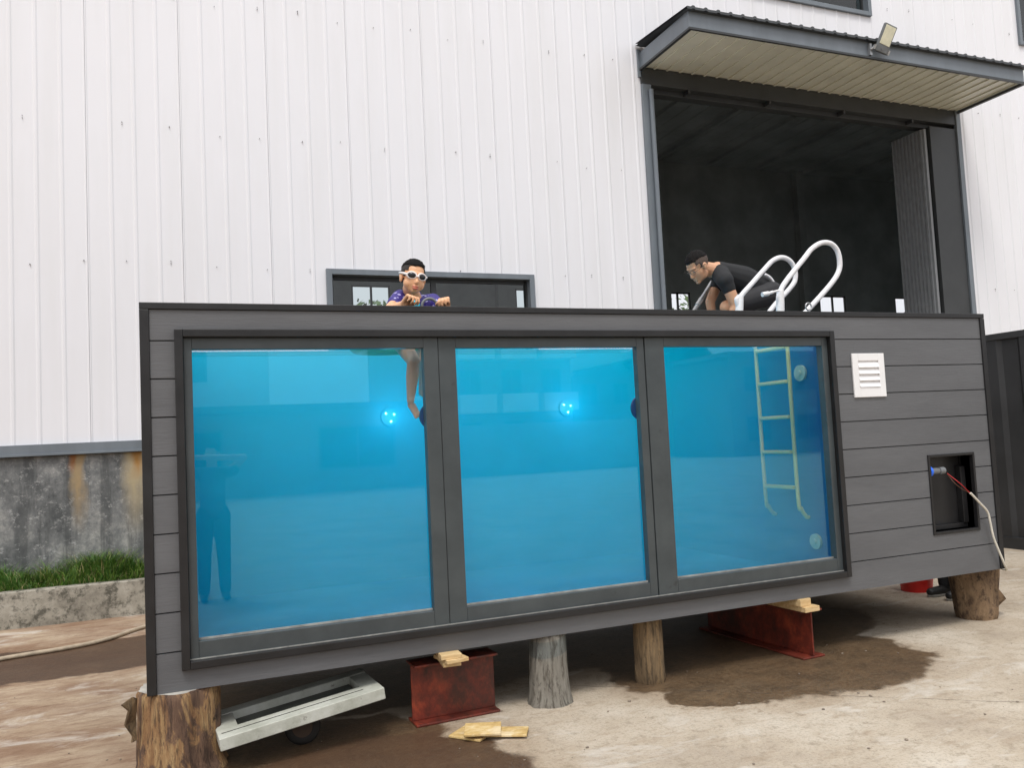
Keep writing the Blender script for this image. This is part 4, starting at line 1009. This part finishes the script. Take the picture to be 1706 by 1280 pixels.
# ------------------------------------------------------------------ old white frame on a wheel, wheel
def quadbox(m_, A, B, C_, T):                 # slab with corner A, edges B and C_, thickness T (vectors)
    vs = [A, A+B, A+B+C_, A+C_, A+T, A+B+T, A+B+C_+T, A+C_+T]
    m_.add(vs, [(0, 3, 2, 1), (4, 5, 6, 7), (0, 1, 5, 4), (1, 2, 6, 5), (2, 3, 7, 6), (3, 0, 4, 7)], False)
A = at(368, 1254, 4.50)
B = at(643, 1165, 4.60)-A
C_ = (at(606, 1112, 5.05)-at(640, 1140, 4.62)); C_ = C_.normalized()*.50
Tn = B.cross(C_).normalized()*.062
if Tn.z < 0: Tn = -Tn
Bn, Cn = B.normalized(), C_.normalized()
m_ = MB(); wd = .10; wf_ = .15
quadbox(m_, A, B, Cn*wf_, Tn); quadbox(m_, A+Cn*(C_.length-wd), B, Cn*wd, Tn)
quadbox(m_, A+Cn*(wf_+.001), Bn*.11, Cn*(C_.length-wd-wf_-.002), Tn*.96); quadbox(m_, A+B-Bn*.10+Cn*(wf_+.001), Bn*.10, Cn*(C_.length-wd-wf_-.002), Tn*.96)
wfrm = m_.build('frame_rail', M['oldpaint'], None, .004)
wf = empty('wooden_frame', A, 'worn white painted wooden frame leaning under the left half of the pool', 'wooden frame')
adopt(wfrm, wf)
m_ = MB(); quadbox(m_, A+Cn*(wf_*.5)+Tn*1.0+Bn*.02, B-Bn*.12, Cn*.006, Tn*.03); m_.build('groove', M['rubber'], wf)
m_ = MB(); quadbox(m_, A+Cn*(wf_+.01)+Bn*.12+Tn*.2, B-Bn*.23, Cn*(C_.length-wd-wf_-.02), Tn*.15); m_.build('panel', plain('grimy_panel', (.10, .105, .09), .8, 0, .4, 6), wf)
whc = Vector((.60, 4.80, .098))
whl = empty('wheel', (whc.x, whc.y, 0), 'small dirty black trolley wheel under the worn white frame', 'wheel')
m_ = MB(); ax = Vector((.15, 1, 0)).normalized()
prf = [(-.030, .055), (-.033, .08), (-.024, .095), (0, .097), (.024, .095), (.033, .08), (.030, .055)]
sg = 36; sdv = ax.cross(Vector((0, 0, 1))).normalized(); vs = []
for d, r_ in prf:
    for q in range(sg): a = 2*PI*q/sg; vs.append(whc+ax*d+(sdv*math.cos(a)+Vector((0, 0, 1))*math.sin(a))*r_)
m_.add(vs, [(i*sg+q, i*sg+(q+1) % sg, (i+1)*sg+(q+1) % sg, (i+1)*sg+q) for i in range(len(prf)-1) for q in range(sg)], True)
m_.build('tyre', M['rubber'], whl)
m_ = MB(); m_.tube([whc-ax*.026, whc+ax*.026], .058, 28); m_.tube([whc-ax*.04, whc+ax*.04], .02, 16); m_.build('hub', plain('rusty_hub', (.07, .045, .03), .7, 0, .3, 12), whl)

# hose on the ground, bucket, plank behind, second container
pts = [(-3.2, 7.5, .018), (-2.0, 7.75, .018), (-1.4, 8.02, .018), (-.9, 8.14, .018), (-.62, 8.30, .018), (-.38, 8.62, .018), (.1, 9.1, .018), (.9, 9.3, .018)]
tag(MB().tube(curve_pts(pts, 12), .019, 10).build('hose', M['hose']), 'dusty tan hose curving over the wet ground left of the pool', 'hose')
bk = empty('bucket', (6.42, 5.95, 0), 'red plastic bucket on the ground beyond the right end of the pool', 'bucket')
m_ = MB(); sg = 36; vs = []; pf_ = [(0, .135), (.30, .170), (.305, .180), (.33, .182), (.33, .172), (.03, .13), (.03, .001)]
for z, r_ in pf_:
    for q in range(sg): a = 2*PI*q/sg; vs.append((6.42+r_*math.cos(a), 5.95+r_*math.sin(a), z+.001))
m_.add(vs, [(i*sg+q, i*sg+(q+1) % sg, (i+1)*sg+(q+1) % sg, (i+1)*sg+q) for i in range(len(pf_)-1) for q in range(sg)], True)
m_.add(vs[:sg], [tuple(range(sg-1, -1, -1))]); m_.build('tub', M['red_bucket'], bk)
MB().tube([(6.42+.185*math.cos(a*PI/12), 5.95, .31+.13*math.sin(a*PI/12)) for a in range(13)], .004, 6).build('handle', M['steel_bright'], bk)
tag(MB().box((0, 0, 0), (1.1, .14, .05), Matrix.Translation((5.4, 6.9, .08)) @ Matrix.Rotation(R(-8), 4, 'Z')).build('plank', M['pine'], None, .004), 'pale plank lying on the ground behind the right end of the pool', 'plank')
co = empty('shipping_container', (9.2, 6.5, 0), 'black steel shipping container standing at the right edge beyond the pool', 'container')
m_ = MB(); cx0, cx1, cyA, cyB, ch_ = 9.2, 11.64, 2.4, 8.5, 2.59
for a, b in (((cx0, cyA, 0), (cx0+.12, cyA+.12, ch_)), ((cx1-.12, cyA, 0), (cx1, cyA+.12, ch_)), ((cx0, cyB-.12, 0), (cx0+.12, cyB, ch_)), ((cx1-.12, cyB-.12, 0), (cx1, cyB, ch_)),
             ((cx0, cyA+.12, ch_-.08), (cx0+.08, cyB-.12, ch_)), ((cx0, cyA+.12, .0), (cx0+.08, cyB-.12, .14)), ((cx1-.08, cyA+.12, ch_-.08), (cx1, cyB-.12, ch_)), ((cx1-.08, cyA+.12, 0), (cx1, cyB-.12, .14)),
             ((cx0+.12, cyA, ch_-.12), (cx1-.12, cyA+.08, ch_)), ((cx0+.12, cyA, 0), (cx1-.12, cyA+.08, .14)), ((cx0+.12, cyB-.08, ch_-.12), (cx1-.12, cyB, ch_))): m_.box(a, b)
m_.build('frame', M['contsteel'], co, .006)
m_ = MB(); y = cyA+.12; zz0, zz1 = .14, ch_-.08
prev = None; i = 0; pts = []
while y < cyB-.13:
    pts += [(.015, y), (.015, min(y+.35, cyB-.12)), (.055, min(y+.40, cyB-.12)), (.055, min(y+.60, cyB-.12))]; y += .65
for (a, b), (c2, d) in zip(pts[:-1], pts[1:]):
    if d > b: m_.add([(cx0+a, b, zz0), (cx0+c2, d, zz0), (cx0+c2, d, zz1), (cx0+a, b, zz1)], [(0, 1, 2, 3)])
m_.box((cx1-.05, cyA+.12, zz0), (cx1-.02, cyB-.12, zz1)); m_.box((cx0+.12, cyB-.06, .0), (cx1-.12, cyB-.03, zz1)); m_.box((cx0+.06, cyA+.02, ch_-.05), (cx1-.06, cyB-.02, ch_-.02))
m_.build('side_panel', M['contsteel'], co)
for q in (0, 1):
    x_ = cx0+.12+q*1.1; m_ = MB(); m_.box((x_+.005, cyA+.03, .15), (x_+1.095, cyA+.07, ch_-.13))
    dr = m_.build('door', M['contsteel'], co, .004); m_ = MB()
    for z in (.3, .8): m_.tube([(x_+z, cyA+.01, .1), (x_+z, cyA+.01, ch_-.05)], .016, 10)
    m_.build('lock_bar', M['steel_mid'], dr)
# scattered grit and leaves on the yard
m_ = MB(); rn = random.Random(5)
for i in range(260):
    x = rn.uniform(-1.5, 7); y = rn.uniform(3.2, 8.5); s_ = rn.choice((.003, .004, .005, .008)) if i > 8 else .011
    m_.ell((x, y, s_*.4), (s_*rn.uniform(.7, 1.5), s_, s_*.55), seg=6, rings=4)
tag(m_.build('grit', plain('grit_stone', (.22, .18, .14), .9, 0, .5, 30)), 'scattered small grit on the concrete yard', 'grit', kind='stuff')

# ------------------------------------------------------------------ trees behind the warehouse
def tree(x, y, h, r_, seed, label):
    t = empty('tree', (x, y, 0), label, 'tree', 'trees behind the warehouse'); rn = random.Random(seed)
    m_ = MB(); m_.tube(curve_pts([(x, y, 0), (x+.1, y, h*.3), (x-.1, y+.1, h*.6), (x+.1, y, h*.8)], 4), [.22-.013*i for i in range(13)], 10)
    tips = []
    for i in range(14):
        a = rn.uniform(0, 2*PI); z = h*rn.uniform(.4, .75); q = Vector((x+math.cos(a)*r_*rn.uniform(.4, .8), y+math.sin(a)*r_*rn.uniform(.4, .8), z+h*rn.uniform(.05, .25)))
        m_.tube([(x, y, z), Vector((x, y, z)).lerp(q, .5)+Vector((0, 0, .1)), q], [.08, .05, .02], 6); tips.append(q)
    m_.build('trunk', M['trunk'], t)
    m_ = MB()
    for i in range(1500):
        q = rn.choice(tips); d = Vector((rn.gauss(0, 1), rn.gauss(0, 1), rn.gauss(0, .8)))*r_*.22; p = q+d
        a = Vector((rn.uniform(-1, 1), rn.uniform(-1, 1), rn.uniform(-1, 1))).normalized()*rn.uniform(.08, .2); b_ = a.orthogonal().normalized()*a.length*.6
        m_.add([p-a, p+b_, p+a, p-b_], [(0, 1, 2, 3)], False)
    m_.build('crown', M['leaf'], t)
tree(20.7, 31, 7.6, 2.0, 1, 'leafy tree seen through the back window beside the doorway\'s left jamb')
tree(23.9, 35, 7.6, 2.0, 2, 'leafy tree further back seen through the open doorway\'s back window')
tree(7.25, 33, 7.5, 1.0, 3, 'small tree seen through the left ground floor window')

# ------------------------------------------------------------------ buildings across the yard (mirrored in the panes)
def house(label, x0, x1, y0, depth, h, wallm, floors, cols, balc=False, roof='flat', grp='buildings across the yard'):
    e = empty('building', ((x0+x1)/2, y0, 0), label, 'building', grp)
    MB().box((x0, y0-depth, 0), (x1, y0, h)).build('wall', M[wallm], e)
    fh = h/floors; cw = (x1-x0)/cols
    for i in range(floors):
        for j in range(cols):
            a = x0+cw*(j+.28); b_ = x0+cw*(j+.72); z0 = fh*i+fh*.3; z1 = fh*i+fh*.78
            f = MB(); f.box((a-.08, y0-.02, z0-.08), (b_+.08, y0+.04, z0)); f.box((a-.08, y0-.02, z1), (b_+.08, y0+.04, z1+.08)); f.box((a-.08, y0-.02, z0), (a, y0+.04, z1)); f.box((b_, y0-.02, z0), (b_+.08, y0+.04, z1)); f.box(((a+b_)/2-.03, y0-.02, z0), ((a+b_)/2+.03, y0+.035, z1))
            fw_ = f.build('window', M['steel_mid'], e)
            MB().box((a, y0-.01, z0), (b_, y0+.015, z1)).build('pane', M['darkwin'], fw_)
        if balc and i > 0:
            for j in range(cols):
                g = MB(); a = x0+cw*j+.2; b_ = x0+cw*(j+1)-.2; z = fh*i
                g.box((a, y0+.001, z-.12), (b_, y0+1.4, z+.05)); g.box((a, y0+1.3, z+.05), (b_, y0+1.4, z+1.0)); g.box((a, y0+.001, z+.05), (a+.1, y0+1.3, z+1.0)); g.box((b_-.1, y0+.001, z+.05), (b_, y0+1.3, z+1.0)); g.build('balcony', M['render_a'], e)
    g = MB()
    if roof == 'gable':
        for q in (0, 1):
            g.prism([(0, 0), ((x1-x0)/2+.4, 0), ((x1-x0)/2+.4, .15), (0, .15)], -depth-.4, .4, Matrix.Translation(((x0+x1)/2, y0, h+2.2)) @ Matrix.Rotation(R(90), 4, 'X') @ Matrix.Scale(-1 if q else 1, 4, (1, 0, 0)) @ Matrix.Rotation(-math.atan2(2.2, (x1-x0)/2), 4, 'Z'))
        g.prism([(x0, h), (x1, h), ((x0+x1)/2, h+2.1)], -y0, -y0+depth, Matrix.Rotation(R(90), 4, 'X'))
        g.build('roof', M['tile'], e)
    else:
        g.box((x0-.2, y0-depth-.2, h), (x1+.2, y0+.2, h+.25)); g.build('roof', M['tile'], e)
    return e
house('tall pale blank block across the yard, mirrored at the upper left of the left pane', -5, 3.3, -23.7, 9, 10, 'render_white', 3, 1)
house('long low grey shed before the pale block, mirrored below it in the left pane', -3, 9.0, -20.5, 3, 2.9, 'render_b', 1, 2)
house('three storey apartment block with pale balconies, mirrored in the middle pane', 12.6, 23.6, -38.7, 10, 9.8, 'render_b', 3, 4, True)
house('gabled tan house, mirrored at the right of the middle pane', 24.7, 29.6, -40.7, 9, 5.5, 'render_c', 2, 2, roof='gable')
house('low shed row far off, mirrored at the left of the right pane', 33, 46, -50.7, 8, 4.6, 'render_b', 1, 5)
house('dark tan block beside the yard, mirrored behind the ladder', 27.0, 37, -26.7, 8, 5.3, 'render_c', 2, 3)
m_ = MB(); m_.box((9.1, -24.3, 0), (20, -24.1, 2.2))
tag(m_.build('yard_wall', M['render_b']), 'plain grey boundary wall between the blocks across the yard', 'wall')

# ------------------------------------------------------------------ the photographer, mirrored in the left pane
ph = empty('person', (.02, -.45, 0), 'person holding up a phone with both hands before the pool, mirrored in the left pane', 'person')
b = MB(); bx_, by_ = .34, -.42
S = head(b, frame((bx_, by_+.02, 1.60), (-.35, 1, -.05), (0, 0, 1)), 1.0)
b.caps((bx_, by_-.01, 1.53), (bx_, by_-.03, 1.42), .055, .06); b.caps((bx_, by_-.03, 1.34), (bx_, by_-.03, 1.0), .12, .12)
for q in (-1, 1):
    sh_ = Vector((bx_+q*.18, by_-.02, 1.40)); el_ = Vector((bx_+q*.33, by_+.12, 1.55)); wr = Vector((q*.115, -.10, 1.58))
    b.caps((bx_, by_-.03, 1.38), sh_, .07, .055); b.caps(sh_, el_, .048, .040); b.caps(el_, wr, .040, .026)
    hand(b, frame(wr, Vector((-q*.35, .75, .5)), Vector((q, .3, 0))), .75, -q, (35, 55, 40))
    b.caps((bx_+q*.085, by_-.03, .95), (bx_+q*.10, by_, .5), .085, .058); b.caps((bx_+q*.10, by_, .5), (bx_+q*.11, by_-.03, .09), .055, .038)
b.blend('body', M['skin'], .007, ph, 3); hair(S, ph, M['hair'])
t_ = MB(); t_.caps((bx_, by_-.03, 1.34), (bx_, by_-.03, .98), .138, .135)
for q in (-1, 1): t_.caps((bx_, by_-.03, 1.38), (bx_+q*.18, by_-.02, 1.40), .085, .066); t_.caps((bx_+q*.18, by_-.02, 1.40), (bx_+q*.23, by_+.08, 1.41), .062, .055)
t_.blend('shirt', M['shirt_grey'], .011, ph, 4)
t_ = MB(); t_.caps((bx_-.05, by_-.03, .95), (bx_+.05, by_-.03, .95), .12, .12)
for q in (-1, 1): t_.caps((bx_+q*.085, by_-.03, .92), (bx_+q*.10, by_, .5), .10, .076); t_.caps((bx_+q*.10, by_, .5), (bx_+q*.11, by_-.03, .11), .075, .062)
t_.blend('trousers', M['trouser'], .010, ph, 4)
for q in (-1, 1):
    t_ = MB(); t_.caps((bx_+q*.11, by_-.06, .050), (bx_+q*.12, by_+.14, .040), .046, .036); t_.blend('shoe', M['shoe'], .008, ph, 3)
tag(MB().box((-.08, -.035, 1.59), (.08, -.026, 1.67)).build('phone', M['black'], None, .002), 'black phone held level by the photographer, mirrored in the left pane', 'phone')
